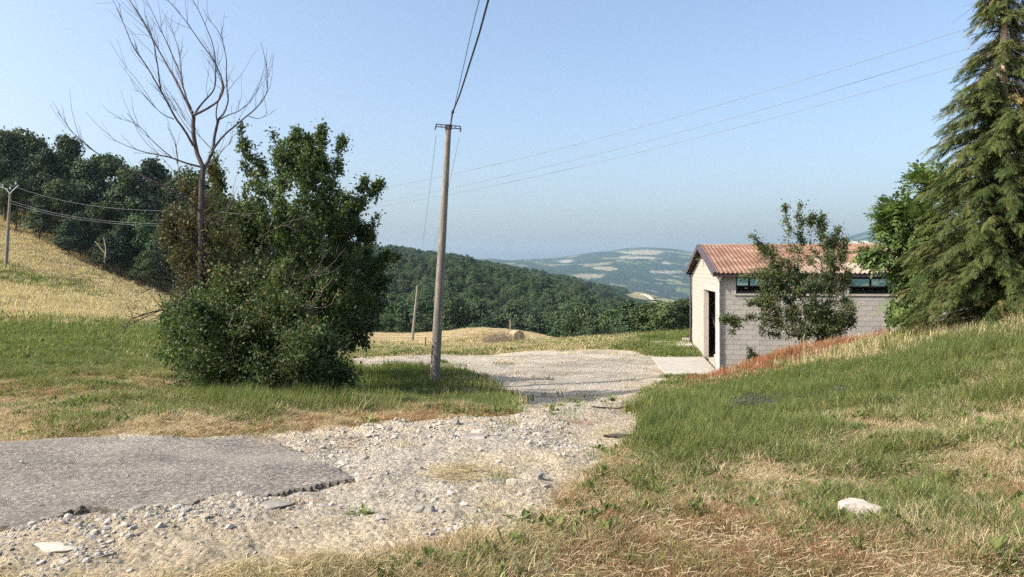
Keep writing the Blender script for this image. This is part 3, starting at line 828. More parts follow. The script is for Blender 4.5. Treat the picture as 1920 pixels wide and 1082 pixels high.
def gz_at(x, y):
    x = np.atleast_1d(np.asarray(x, float)); y = np.atleast_1d(np.asarray(y, float)); r = np.hypot(x, y)
    gmk = gravel_mask(x, y); nr_ = smooth(30, 8, r)
    z = H(x, y) + gmk * nr_ * ((fbm(x * 7, y * 7, 3, 61) - 0.5) * 0.05 + (fbm(x * 2.2, y * 2.2, 3, 71) - 0.5) * 0.10)
    return float((z + (1 - gmk) * nr_ * (fbm(x * 5, y * 5, 3, 81) - 0.5) * 0.07)[0])
# straw litter
def litter(name, n, seedn, mt='grass_straw', region=None):
    rng = np.random.RandomState(seedn)
    x, y, r = grass_points(rng, n, 3, 14, 1.2)
    vv = veg(x, y); gk = gravel_mask(x, y)
    edge = smooth(0.98, 0.3, gk) * smooth(0.7, 0.2, vv[:, 0]) + 0.06
    keep = (rng.uniform(0, 1, n) < edge) & (inside(ASPH, x, y) < 0.0)
    x, y = x[keep], y[keep]; n = len(x)
    z = H(x, y) + rng.uniform(0.0, 0.04, n); a_ = rng.uniform(0, 2 * PI, n); L = rng.uniform(0.025, 0.10, n)
    d = np.stack([np.cos(a_) * L, np.sin(a_) * L, rng.uniform(-.02, .03, n)], 1)
    p = np.stack([x, y, z], 1); w = np.stack([-np.sin(a_), np.cos(a_), np.full(n, .4)], 1) * 0.0013
    V_ = np.stack([p - w, p + w, p + d + w, p + d - w], 1).reshape(-1, 3)
    mb = MB(); o4 = (np.arange(n) * 4)[:, None]
    mb.add(V_, o4 + [0, 1, 2, 3], 0, np.repeat(rng.uniform(0, 1, n), 4))
    tag(mb.build(name, M[mt]), kind='stuff')
litter('straw_litter', 120000, 15)

# ------------------------------------------------------------------ the block shed
SB = -2.6                                   # floor level of the shed
SR = math.atan2(AX[1], AX[0])
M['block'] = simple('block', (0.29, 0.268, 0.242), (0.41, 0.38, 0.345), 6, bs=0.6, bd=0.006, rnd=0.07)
M['mortar'] = simple('mortar', (0.22, 0.2, 0.18), (0.32, 0.3, 0.27), 10)
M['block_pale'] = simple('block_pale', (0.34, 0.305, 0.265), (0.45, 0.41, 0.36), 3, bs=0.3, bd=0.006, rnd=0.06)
M['concrete'] = simple('concrete', (0.30, 0.275, 0.235), (0.46, 0.43, 0.37), 2.2, bs=0.4, bd=0.01, stretch=(0.5, 2, 1))
M['concrete_pole'] = simple('concrete_pole', (0.13, 0.115, 0.10), (0.30, 0.27, 0.23), 6, stretch=(2, 2, 0.25), bs=0.6, bd=0.01)
M['trim'] = simple('trim', (0.07, 0.05, 0.06), (0.11, 0.085, 0.095), 4, 0.5, 0.4, bs=0)
M['wood_dark'] = simple('wood_dark', (0.04, 0.03, 0.025), (0.09, 0.07, 0.055), 8, stretch=(0.4, 3, 3))
M['frame'] = simple('frame', (0.025, 0.024, 0.026), (0.05, 0.05, 0.05), 6, 0.45, 0.4, bs=0)
M['pipe'] = simple('pipe', (0.42, 0.40, 0.39), (0.6, 0.58, 0.56), 5, 0.45, 0.4, bs=0.05)
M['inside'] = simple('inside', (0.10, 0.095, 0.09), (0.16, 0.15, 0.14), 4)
m, nt, b = mat('roof_sheet', 0.85, 0.2)
oi = N(nt, 'ShaderNodeObjectInfo'); pos = geo_pos(nt)
red = ramp(nt, noise(nt, 1.1, 7, 0.7, pos), [(0.3, (0.15, 0.08, 0.053)), (0.5, (0.215, 0.121, 0.082)), (0.72, (0.31, 0.215, 0.158))])
pale = ramp(nt, noise(nt, 1.6, 7, 0.7, pos), [(0.3, (0.32, 0.235, 0.18)), (0.7, (0.46, 0.39, 0.32))])
lc = N(nt, 'ShaderNodeAttribute', attribute_name='tint')
f = ramp(nt, lc.outputs['Fac'], [(0.3, (0, 0, 0)), (0.75, (1, 1, 1))])
c = mixc(nt, f, red, pale)
hs = N(nt, 'ShaderNodeHueSaturation'); mr = N(nt, 'ShaderNodeMapRange'); mr.inputs[3].default_value = 0.85; mr.inputs[4].default_value = 1.12
nt.links.new(oi.outputs['Random'], mr.inputs[0]); nt.links.new(mr.outputs[0], hs.inputs['Value']); nt.links.new(c, hs.inputs['Color'])
li = ramp(nt, noise(nt, 9, 6, 0.75, pos), [(0.5, (1, 1, 1)), (0.68, (0.45, 0.45, 0.42))])
nt.links.new(mixc(nt, 0.7, hs.outputs[0], li, 'MULTIPLY'), b.inputs['Base Color'])
M['roof'] = m
m, nt, b = mat('window_glass', 0.05, 0.5)
b.inputs['Base Color'].default_value = (0.5, 0.6, 0.6, 1)
tr = N(nt, 'ShaderNodeBsdfTransparent'); tr.inputs[0].default_value = (0.86, 0.92, 0.92, 1)
gl = N(nt, 'ShaderNodeBsdfGlossy'); gl.inputs['Roughness'].default_value = 0.03
fr = N(nt, 'ShaderNodeFresnel'); fr.inputs[0].default_value = 1.45
mx = N(nt, 'ShaderNodeMixShader'); nt.links.new(fr.outputs[0], mx.inputs[0]); nt.links.new(tr.outputs[0], mx.inputs[1]); nt.links.new(gl.outputs[0], mx.inputs[2])
nt.links.new(mx.outputs[0], nt.nodes['Material Output'].inputs[0]); M['glass'] = m

shed = empty('farm_shed', (SHED_O[0], SHED_O[1], SB), SR, 'grey block farm shed with rusty red corrugated roof and wide open doorway', 'shed')
LW, DW = 13.0, 12.0          # long wall, depth
WT = 0.2                     # wall thickness
ZT = 4.0                     # wall top above floor
W0, W1 = 3.25, 3.93          # window strip
WIN = [(0.6, 4.3), (4.9, 12.4)]
def rb(mbx, a0, a1, b0, b1, z0, z1, mt=0):
    mbx.box(((a0 + a1) / 2, (b0 + b1) / 2, (z0 + z1) / 2), (a1 - a0, b1 - b0, z1 - z0), mt)
# walls (cores, the joints show them)
w = MB(); rb(w, 0.01, LW, 0.010, WT, -0.4, W0)
rb(w, 0.01, WIN[0][0], 0.010, WT, W0, ZT); rb(w, WIN[0][1], WIN[1][0], 0.010, WT, W0, ZT); rb(w, WIN[1][1], LW, 0.010, WT, W0, ZT)
rb(w, WIN[0][0], WIN[0][1], 0.010, WT, W1, ZT); rb(w, WIN[1][0], WIN[1][1], 0.010, WT, W1, ZT)
front = w.build('front_wall', M['mortar'], shed)
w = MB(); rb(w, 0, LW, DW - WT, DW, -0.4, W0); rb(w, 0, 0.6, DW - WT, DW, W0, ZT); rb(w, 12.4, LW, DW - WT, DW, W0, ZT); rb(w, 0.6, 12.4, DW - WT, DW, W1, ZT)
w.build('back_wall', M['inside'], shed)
D0, D1, DH = 1.05, 6.1, 3.27
SL = 1.31 / 6.35
def roofz(b_): return 4.05 + SL * (0.35 + np.minimum(b_, DW - b_))
def gable(a0, a1, name, material, door, parent):
    w = MB()
    def prism(b0, b1, z0f, z1f):
        v = []
        for aa in (a0, a1):
            v += [(aa, b0, z0f), (aa, b1, z0f), (aa, b1, z1f(b1)), (aa, b0, z1f(b0))]
        w.add(v, [(0, 1, 2, 3), (7, 6, 5, 4), (0, 4, 5, 1), (1, 5, 6, 2), (2, 6, 7, 3), (3, 7, 4, 0)])
    top = lambda q: roofz(q) - 0.10
    if door:
        prism(WT + .001, D0, -0.4, top); prism(D0, D1, DH, top) if D1 <= 6 else (prism(D0, 6, DH, top), prism(6, D1, DH, top)); prism(D1, DW - WT - .001, -0.4, top)
    else:
        prism(WT + .001, 6, -0.4, top); prism(6, DW - WT - .001, -0.4, top)
    return w.build(name, material, parent)
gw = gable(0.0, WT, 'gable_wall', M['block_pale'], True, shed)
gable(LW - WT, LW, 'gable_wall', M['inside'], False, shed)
# joints of the gable wall: raised courses, too foreshortened to pick apart
w = MB()
for k in range(0, 27):
    z0 = k * 0.2 + 0.006; z1 = z0 + 0.188
    for b0 in np.arange(0.22 - (k % 2) * 0.25, 11.8, 0.5):
        p0, p1 = max(b0 + 0.006, 0.21), min(b0 + 0.494, 11.78)
        if p1 - p0 < 0.05: continue
        zt = min(roofz(p0), roofz(p1)) - 0.16
        if z0 > zt - 0.03: continue
        zz = min(z1, zt)
        for s0, s1 in (((p0, min(p1, D0 - .02)), (max(p0, D1 + .02), p1)) if z0 < DH - 0.02 else ((p0, p1),)):
            if s1 - s0 > 0.04: rb(w, -0.010, 0.0 - 0.0005, s0, s1, z0, zz)
for i, (b0, b1) in enumerate([]): pass
fix = []
w2 = MB()
for k in range(0, 27):
    z0 = k * 0.2 + 0.006; z1 = z0 + 0.188
    for j, b0 in enumerate(np.arange(0.22 - (k % 2) * 0.25, 11.8, 0.5)):
        p0, p1 = max(b0 + 0.006, 0.21), min(b0 + 0.494, 11.78)
        if p1 - p0 < 0.05: continue
        zt = min(float(roofz(p0)), float(roofz(p1))) - 0.16
        if z0 > zt - 0.03: continue
        zz = min(z1, zt)
        segs = [(p0, p1)]
        if z0 < DH - 0.02: segs = [(p0, min(p1, D0 - .02)), (max(p0, D1 + .02), p1)]
        for s0, s1 in segs:
            if s1 - s0 > 0.04: rb(w2, -0.012 - 0.003 * ((k * 7 + j * 3) % 3), -0.0005, s0, s1, z0, zz)
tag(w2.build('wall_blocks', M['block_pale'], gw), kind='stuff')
# blocks of the long wall, each one a part
def block_mesh(L):
    w = MB(); w.box((0, 0, 0), (L, 0.03, 0.19)); o = w.build('block', M['block'], link=False); return o.data
BF, BH_, BQ = block_mesh(0.49), block_mesh(0.24), block_mesh(0.24)
rg = np.random.RandomState(3)
cnt = 0; far_blocks = MB()
for k in range(20):
    off = 0.25 * (k % 2)
    aa = 0.0
    cells = [(0.0, 0.25)] if k % 2 else []
    st = 0.25 if k % 2 else 0.0
    while st < LW - 0.3:
        cells.append((st, min(st + 0.5, LW))); st += 0.5
    for (c0, c1) in cells:
        if k >= 17 or k == 16:
            segs = []
            for s0, s1 in ((0, WIN[0][0]), (WIN[0][1], WIN[1][0]), (WIN[1][1], LW)):
                q0, q1 = max(c0, s0), min(c1, s1)
                if q1 - q0 > 0.05: segs.append((q0, q1))
        else: segs = [(c0, c1)]
        for q0, q1 in segs:
            z = k * 0.2 + 0.1
            Lq = q1 - q0
            if z < 0.15 * (q0 - 1): hidden = True
            else: hidden = False
            # the bank hides the foot of the wall further right
            if cnt < 290 and q0 < 8.6 and not hidden and abs(Lq - 0.5) < 0.01:
                shared('block', BF, front, ((q0 + q1) / 2, 0.005 - rg.uniform(0, 0.003), z)); cnt += 1
            elif cnt < 290 and q0 < 8.6 and not hidden and abs(Lq - 0.25) < 0.01:
                shared('block', BH_, front, ((q0 + q1) / 2, 0.005, z)); cnt += 1
            else:
                far_blocks.box(((q0 + q1) / 2, 0.005, z), (Lq - 0.01, 0.03, 0.19))
tag(far_blocks.build('wall_blocks', M['block'], front), kind='stuff')
# sills and window frames
for wi, (a0, a1) in enumerate(WIN):
    for side, b_ in (('near', 0.10), ('far', DW - 0.10)):
        if side == 'far' and wi == 0: a0_, a1_ = 0.6, 5.0
        f = MB()
        for z0, z1 in ((W0, W0 + .05), (W1 - .05, W1)): rb(f, a0, a1, b_ - .03, b_ + .03, z0, z1)
        nb = max(2, int(round((a1 - a0) / 1.4)))
        for i in range(nb + 1):
            x_ = a0 + (a1 - a0) * i / nb
            rb(f, max(a0, x_ - .03), min(a1, x_ + .03), b_ - .028, b_ + .028, W0 + .05, W1 - .05)
        fo = f.build('window_frame', M['frame'], shed)
        for i in range(nb):
            p0 = a0 + (a1 - a0) * i / nb + .03; p1 = a0 + (a1 - a0) * (i + 1) / nb - .03
            tilt = (side == 'near' and wi == 1 and i in (0, 1, 2))
            g_ = MB(); rb(g_, p0 + .02, p1 - .02, -.004, .004, -(W1 - W0) + .13, 0)
            fr_ = MB()
            h_ = W1 - W0 - .11
            rb(fr_, p0, p1, -.012, .012, -.03, 0); rb(fr_, p0, p1, -.012, .012, -h_, -h_ + .03)
            rb(fr_, p0, p0 + .03, -.011, .011, -h_ + .03, -.03); rb(fr_, p1 - .03, p1, -.011, .011, -h_ + .03, -.03)
            go_ = g_.build('pane', M['glass'], fo); go_.location = (0, b_, W1 - .055)
            so = fr_.build('sash', M['frame'], fo); so.location = (0, b_, W1 - .055)
            if tilt:
                go_.rotation_euler = so.rotation_euler = (math.radians(24), 0, 0)
    s_ = MB(); rb(s_, a0 - .08, a1 + .08, -.06, WT - .02, W0 - .07, W0 - .002)
    s_.build('window_sill', M['concrete'], shed)
# ring beam and eave board
s_ = MB(); rb(s_, -0.28, LW + .3, -0.30, -0.24, 3.93, 4.03); s_.build('eave_board', M['trim'], shed)
s_ = MB(); rb(s_, -0.28, LW + .3, DW + .24, DW + .30, 3.93, 4.03); s_.build('eave_board', M['trim'], shed)
# pilaster at the corner and door jambs, lintel
s_ = MB(); rb(s_, -0.05, -0.016, 0.0, D0 - 0.02, -0.2, 3.9); s_.build('pilaster', M['block_pale'], shed)
s_ = MB(); rb(s_, -0.03, WT + .01, D1 - .16, D1 + .02, -0.1, DH); s_.build('door_jamb', M['block_pale'], shed)
s_ = MB(); rb(s_, -0.06, WT + .01, D0 - .0, D0 + .14, -0.1, DH); s_.build('door_jamb', M['block_pale'], shed)
s_ = MB(); rb(s_, -0.032, WT + .01, D0, D1 + .02, DH + .001, DH + .2); s_.build('door_lintel', M['block_pale'], shed)
s_ = MB(); rb(s_, WT, LW - WT, WT, DW - WT, -0.2, 0.0); s_.build('shed_floor', M['concrete'], shed)
# leaning tool and pale sack in the doorway
# downpipes
s_ = MB(); s_.path([(-.0, -.26, 4.0), (-.03, -.20, 3.86), (-.06, -.09, 3.72), (-.06, -.09, 0.25), (-.10, -.12, 0.12)], 0.042, 8)
for z in (0.9, 2.6): s_.tubes([(-.06, -.09, z)], [(-.06, -.09, z + .05)], .052, .052, 8)
s_.build('downpipe', M['pipe'], shed, smooth_=True)
s_ = MB(); s_.path([(-.12, DW + .2, 3.95), (-.1, DW + .05, 3.75), (-.1, DW + .02, 0.2)], 0.045, 8); s_.build('downpipe', M['metal_dark'], shed, smooth_=True)
# lamp under the ridge
s_ = MB(); rb(s_, -.28, -.02, 5.95, 6.05, 4.72, 4.78); s_.box((-.3, 6.0, 4.70), (.16, .2, .1)); s_.build('gable_lamp', M['metal_dark'], shed)
# rafters seen under the far verge
for k, b_ in enumerate(np.concatenate([np.arange(.1, 5.9, .95), np.arange(6.3, 12.2, .95)])):
    s_ = MB(); rb(s_, -0.27, -0.001 if False else -0.02, b_ - .05, b_ + .05, float(roofz(b_)) - .17, float(roofz(b_)) - .06)
    s_.build('purlin', M['wood_dark'], shed)
# verge boards
for sgn in (0, 1):
    b0, b1 = (-.36, 6.0) if sgn == 0 else (6.0, 12.36)
    s_ = MB()
    v = []
    for a_ in (-0.335, -0.305):
        for bb in (b0, b1):
            zt = float(roofz(bb)) + .06
            v += [(a_, bb, zt - .2), (a_, bb, zt)]
    s_.add(v, [(0, 2, 3, 1), (5, 7, 6, 4), (0, 4, 6, 2), (1, 3, 7, 5), (0, 1, 5, 4), (2, 6, 7, 3)])
    s_.build('verge_board', M['trim'], shed)
    # metal cap on the verge
    s_ = MB(); v = []
    for a_ in (-0.34, -0.18):
        for bb in (b0, b1):
            v += [(a_, bb, float(roofz(bb)) + .062), (a_, bb, float(roofz(bb)) + .072)]
    s_.add(v, [(0, 2, 3, 1), (5, 7, 6, 4), (0, 4, 6, 2), (1, 3, 7, 5), (0, 1, 5, 4), (2, 6, 7, 3)])
    s_.build('verge_cap', M['trim'], shed)
# corrugated sheets
PITCH = 0.177
def sheet(nw, L0, tint0, tint1, back=False):
    w = MB(); k = nw * 6 + 1
    xs = np.linspace(0, nw * PITCH, k); zs = 0.026 * np.cos(xs / PITCH * 2 * PI)
    v = []; 
    for (yy, dz) in ((0, 0.0), (L0, L0 * SL)):
        for x_, z_ in zip(xs, zs): v.append((x_, yy, z_ + dz))
    nv = len(v)
    v2 = [(p[0], p[1], p[2] - .007) for p in v]
    q = [(i, i + 1, k + i + 1, k + i) for i in range(k - 1)]
    q2 = [(nv + i + 1, nv + i, nv + k + i, nv + k + i + 1) for i in range(k - 1)]
    fr1 = [(i + 1, i, nv + i, nv + i + 1) for i in range(k - 1)]
    w.add(v + v2, q + q2 + fr1, 0, np.tile(np.concatenate([np.full(k, tint0), np.full(k, tint1)]), 2))
    return w.build('roof_sheet', M['roof'], link=False, smooth_=False).data
rg = np.random.RandomState(8)
SHT = {}
for ti, (t0, t1) in enumerate([(0.1, 0.15), (0.3, 0.2), (0.55, 0.4), (0.9, 0.7), (0.85, 0.95)]):
    SHT[ti] = sheet(5, 2.25, t0, t1)
ncol = int((LW + .6) / (5 * PITCH)) + 1
pat = {0: [0, 0, 1], 1: [0, 0, 0], 2: [1, 0, 0], 3: [2, 0, 0], 4: [2, 1, 0], 5: [2, 2, 1], 6: [3, 1, 0], 7: [3, 2, 1], 8: [4, 3, 1], 9: [4, 3, 2], 10: [4, 3, 2], 11: [4, 4, 2], 12: [3, 4, 2], 13: [4, 3, 3], 14: [3, 3, 3], 15: [3, 3, 3]}
for slope in (0, 1):
    for c_ in range(ncol):
        for r_ in range(3):
            b0 = -0.37 + r_ * 2.06
            me_ = SHT[pat[c_][r_]]
            z = 4.05 + SL * (0.35 + b0) + 0.03 + 0.009 * r_ + 0.002 * (c_ % 2)
            if slope == 0:
                o = shared('roof_sheet', me_, shed, (-0.30 + c_ * 5 * PITCH, b0, z))
            else:
                o = shared('roof_sheet', me_, shed, (-0.30 + (c_ + 1) * 5 * PITCH, DW - b0, z), (0, 0, PI))
s_ = MB(); s_.path([(-.33, 6, 5.375), (LW + .8, 6, 5.375)], 0.06, 8); s_.build('ridge_cap', M['roof'], shed)
s_ = MB(); rb(s_, -.25, LW + .25, -.2, .3, 3.96, 3.985); rb(s_, -.25, LW + .25, DW - .3, DW + .2, 3.96, 3.985); s_.build('soffit', M['wood_dark'], shed)

def local(a_, b_, z=0): 
    p = SHED_O + AX * a_ + BX * b_
    return (float(p[0]), float(p[1]), SB + z)
ap = empty('concrete_apron', local(0, 0), SR, 'pale concrete slab in front of the open shed doorway', 'slab')
s_ = MB()
v = [(-.055, .95, .03), (-2.05, -.35, .0), (-2.35, 5.55, .0), (-.055, 5.75, .03)]
v = [(-.06, -.1, .035), (-.95, -.35, .03), (-2.15, -.28, .02), (-2.5, 5.5, .02), (-.06, 5.95, .035)]
vv_ = v + [(p[0], p[1], p[2] - .3) for p in v]
s_.add(vv_, [(0, 4, 3), (0, 3, 2), (0, 2, 1)]); s_.add(vv_, [(i, (i + 1) % 5, 5 + (i + 1) % 5, 5 + i) for i in range(5)])
s_.build('slab', M['concrete'], ap)
ps = MB(); rb(ps, -2.3, -.15, 10.0, 12.3, .02, .16)
o = ps.build('paving_slab', M['block_pale']); o.location = local(0, 0); o.rotation_euler = (0, 0, SR); tag(o, 'white slab on the ground by the far corner of the shed', 'slab')
ps = MB(); rb(ps, -.5, -.06, 12.4, 12.75, 0, .32); o = ps.build('block_pile', M['block_pale']); o.location = local(0, 0); o.rotation_euler = (0, 0, SR); tag(o, 'short pale stack of blocks behind the white slab at the shed corner', 'blocks')
# a plank leaning inside the doorway and a white tub
s_ = MB(); s_.path([(.9, 5.2, 0.0), (.35, 6.3, 2.2)], .05, 4); o = s_.build('plank', M['wood_dark']); o.location = local(0, 0); o.rotation_euler = (0, 0, SR); tag(o, 'dark plank leaning inside the shed doorway', 'plank')
s_ = MB(); s_.tubes([(0, 0, 0)], [(0, 0, .14)], .15, .17, 12); s_.tubes([(0, 0, .14)], [(0, 0, .15)], .17, .02, 12); o = s_.build('tub', M['block_pale']); o.location = local(.62, 6.0, 0.0); tag(o, 'small white tub on the floor just inside the shed doorway', 'tub')

# ------------------------------------------------------------------ poles and wires
def pole(name, base, top, r0, r1, label, group, material='concrete_pole'):
    e = empty(name, base, 0, label, 'pole', group)
    b_ = np.array(base); t_ = np.array(top) - b_
    s_ = MB(); k = 9
    s_.path([t_ * (i / k) - (np.array([0, 0, .4]) if i == 0 else 0) for i in range(k + 1)], np.linspace(r0, r1, k + 1), 14)
    s_.build('shaft', M[material], e, smooth_=True)
    return e, t_
bx, by, _ = PX(814, 727, 26.3)
bz = float(H(bx, by)[0])
tp = PX(841, 236, 26.3)
e, t_ = pole('utility_pole', (bx, by, bz), tp, 0.185, 0.10, 'tall leaning concrete utility pole in the grass beside the gravel yard', 'utility poles')
T = Vector(t_)
ca = MB(); dx = 0.445; tl = -0.045
for z in (0.0, -0.085): ca.box((T.x, T.y - .1, T.z + z + .0), (2 * dx, .05, .028), rot=Matrix.Rotation(0.09, 3, 'Y'))
for k in (-.42, -.25, .25, .42): ca.box((T.x + k, T.y - .1, T.z - .042 - k * .09), (.03, .045, .06))
ca.build('crossarm', M['metal_dark'], e)
cp = MB(); cp.path([(T.x, T.y, T.z - .12), (T.x, T.y, T.z + .03)], .13, 10); cp.build('pole_cap', M['metal_dark'], e)
for k in (-.44, .44):
    i_ = MB(); i_.path([(T.x + k, T.y - .1, T.z - .04 - k * .09), (T.x + k - .02, T.y - .1, T.z - .19 - k * .09)], [.022, .03], 8); i_.build('insulator', M['metal_dark'], e)
for k in range(6):
    h_ = MB(); zz = .93 - .055 * k; p = t_ * zz
    h_.box((p[0] - .02, p[1] - .10 - .015 * (1 - zz), p[2]), (.02, .03, .02)); h_.build('bolt', M['metal_dark'], e)
# smaller poles
lb = PX(11, 512, 60); lb = (lb[0], lb[1], float(H(lb[0], lb[1])[0])); lt = PX(19, 365, 60)
e, t_ = pole('utility_pole', lb, lt, .14, .09, 'grey utility pole with angled arms standing on the golden slope at left', 'utility poles', 'concrete_pole')
s_ = MB(); s_.path([t_ + (0, -.1, 0), t_ + (.25, -.1, .3), t_ + (.75, -.1, .75)], .045, 6); s_.path([t_ + (0, -.1, .1), t_ + (-.2, -.1, .42), t_ + (-.75, -.1, .62)], .04, 6)
s_.build('bracket', M['pipe'], e)
for q in ((.55, .9), (.1, .52), (-.5, .7), (-.75, .8)):
    s_ = MB(); s_.path([t_ + (q[0], -.12, q[1] - .1), t_ + (q[0], -.12, q[1] + .12)], [.06, .05], 8); s_.build('insulator', M['insulator'], e)
LPT = np.array(lb) + t_
fx, fy, _ = PX(773, 640, 80); fz = float(H(fx, fy)[0]); ft = PX(783, 536, 80)
e, t_ = pole('utility_pole', (fx, fy, fz), ft, .16, .1, 'leaning pole standing in the cut hay field left of the bale', 'utility poles')
s_ = MB(); s_.box((t_[0], t_[1], t_[2] - .08), (.7, .06, .06)); s_.build('crossarm', M['metal_dark'], e)
FPT = np.array((fx, fy, fz)) + t_
px_, py_, _ = PX(957, 622, 116); pz_ = float(H(px_, py_)[0])
e, t_ = pole('utility_pole', (px_, py_, pz_), PX(957, 599, 116), .14, .1, 'thin grey pole top rising behind the hay bale', 'utility poles')
px_, py_, _ = PX(797, 658, 48); pz_ = float(H(px_, py_)[0])
s_ = MB(); s_.path([(0, 0, -.2), (.04, 0, .75)], [.05, .04], 6); o = s_.build('fence_post', M['bark'], loc=(px_, py_, pz_)); tag(o, 'short dark wooden post at the edge of the hay field', 'post')

def wire(name, A, B, pix, r, material, label, group, t0=0.0, t1=1.0, n=60):
    A = np.array(A[:2], float); B = np.array(B[:2], float)
    ss = []; zz = []
    for px, py in pix:
        u = (px - 960) / F
        s = (u * A[1] - A[0]) / ((B[0] - A[0]) - u * (B[1] - A[1]))
        Y = A[1] + s * (B[1] - A[1]); ss.append(s); zz.append(EYE - (py - HOR) / F * Y)
    k = np.polyfit(ss, zz, min(2, len(ss) - 1))
    s = np.linspace(t0, t1, n); z = np.polyval(k, s)
    P_ = np.stack([A[0] + s * (B[0] - A[0]), A[1] + s * (B[1] - A[1]), z], 1)
    w = MB(); w.path(P_, r, 5, cap=True)
    o = w.build(name, M[material], smooth_=True); tag(o, label, 'wire', group)
    return o
A_ = (LPT[0], 60.0); B_ = (13.5, 15.0)
wire('power_line', A_, B_, [(33, 352), (310, 396), (715, 350), (1300, 218), (1840, 40)], .0065, 'wire_pale', 'uppermost of three thin wires crossing the sky behind the pole', 'long wires across the sky', 0, 1)
wire('power_line', A_, (B_[0], B_[1] + .5), [(24, 378), (310, 418), (718, 378), (1300, 247), (1825, 82)], .0065, 'wire_pale', 'middle of three thin wires crossing the sky behind the pole', 'long wires across the sky', 0, 1)
wire('power_line', A_, (B_[0], B_[1] + 1), [(20, 381), (310, 423), (715, 386), (1300, 266), (1812, 115)], .0065, 'wire_pale', 'lowest of three thin wires crossing the sky behind the pole', 'long wires across the sky', 0, 1)
P0 = (tp[0], tp[1])
def poly3(name, pts, r, material, label, cat, group=None):
    P_ = np.array(pts, float); 
    # smooth resample
    t = np.linspace(0, 1, len(P_)); tt = np.linspace(0, 1, len(P_) * 8)
    Q_ = np.stack([np.interp(tt, t, P_[:, i]) for i in range(3)], 1)
    for _ in range(6): Q_[1:-1] = (Q_[:-2] + Q_[2:] + 2 * Q_[1:-1]) / 4
    w = MB(); w.path(Q_, r, 6); o = w.build(name, M[material], smooth_=True); tag(o, label, cat, group); return o
# bundled cable from the pole head up over the track
cb = [PX(845, 236, 26.2), PX(848, 212, 25.5), PX(862, 178, 23.5), PX(883, 112, 20.6), PX(900, 58, 18.6), PX(915, 2, 16.8), PX(960, -160, 13.2), PX(1080, -560, 9)]
poly3('power_cable', cb, .026, 'cable', 'thick black twisted cable rising from the pole head out of the picture', 'cable', 'cables on the leaning pole')
cb2 = [PX(846, 232, 26.2), PX(851, 205, 25.4), PX(857, 178, 24.1), PX(872, 112, 21.4), PX(884, 58, 19.4), PX(898, 2, 17.4), PX(940, -160, 13.7), PX(1060, -560, 9)]
poly3('power_line', cb2, .010, 'cable', 'thin wire beside the thick cable above the leaning pole', 'wire', 'cables on the leaning pole')
kn = MB(); kn.path([PX(848, 214, 25.6), PX(849, 210, 25.5), PX(850, 205, 25.4)], [.03, .06, .02], 8); o = kn.build('cable_clamp', M['metal_dark']); tag(o, 'small black clamp on the cable just above the pole head', 'clamp')
def span(A, B, sag, r, label, group, material='wire_pale'):
    s = np.linspace(0, 1, 40)[:, None]; P_ = np.array(A) * (1 - s) + np.array(B) * s; P_[:, 2] -= (4 * sag * s * (1 - s))[:, 0]
    w = MB(); w.path(P_, r, 5); o = w.build('power_line', M[material], smooth_=True); tag(o, label, 'wire', group)
span(PX(818, 252, 26.2), FPT + (-.3, 0, -.08), .9, .007, 'thin wire dropping left of the leaning pole to the field pole', 'wires down to the field pole')
span(PX(861, 258, 26.2), FPT + (.3, 0, -.08), .9, .007, 'thin wire dropping right of the leaning pole to the field pole', 'wires down to the field pole')

# ------------------------------------------------------------------ vegetation builders
def ell(rng, c, r, n, shell=0.45):
    v = rng.normal(size=(n, 3)); v /= np.linalg.norm(v, axis=1, keepdims=True)
    k = (shell + (1 - shell) * rng.uniform(0, 1, (n, 1))) ** (1.0)
    return np.array(c) + v * k * np.array(r)

def grow(rng, root, targets, kpath=0.45, step=0.35, jit=0.05, trunk=None):
    """greedy branching skeleton from a root (and an optional trunk polyline) to the targets"""
    nodes = [np.array(root, float)]; par = [-1]; plen = [0.0]
    if trunk is not None:
        for p in trunk:
            p = np.array(p, float); plen.append(plen[-1] + np.linalg.norm(p - nodes[-1])); nodes.append(p); par.append(len(nodes) - 2)
    T = np.array(targets); T = T[np.argsort(((T - nodes[0]) ** 2).sum(1))]
    cap = len(nodes) + len(T) * 12
    P_ = np.zeros((cap, 3)); L_ = np.zeros(cap); n = len(nodes)
    P_[:n] = nodes; L_[:n] = plen; par = list(par)
    tips = []
    for t in T:
        d = np.sqrt(((P_[:n] - t) ** 2).sum(1)); c = d + kpath * L_[:n]
        # prefer coming from below / inside
        c = c + 0.5 * np.maximum(0, P_[:n, 2] - t[2])
        j = int(np.argmin(c)); dist = d[j]
        k = max(1, min(8, int(dist / step)))
        a = P_[j].copy(); prev = j
        for i in range(1, k + 1):
            s = i / k
            p = a * (1 - s) + t * s + (rng.normal(size=3) * jit * dist * math.sin(PI * s) if i < k else 0)
            p = p + np.array([0, 0, -0.08 * dist * math.sin(PI * s)])
            if n >= cap: break
            P_[n] = p; L_[n] = L_[prev] + np.linalg.norm(p - P_[prev]); par.append(prev); prev = n; n += 1
        tips.append(prev)
    return P_[:n], np.array(par), np.array(tips)

def radii(P_, par, tip=0.004, e=2.2, rmax=None):
    n = len(P_); acc = np.zeros(n)
    for i in range(n - 1, 0, -1):
        if acc[i] == 0: acc[i] = tip ** e
        acc[par[i]] += acc[i]
    r = acc ** (1 / e)
    if rmax: r = np.minimum(r, rmax) if r.max() < rmax else r * (rmax / r.max()) ** 0.75
    r = np.maximum(r, tip)
    return r

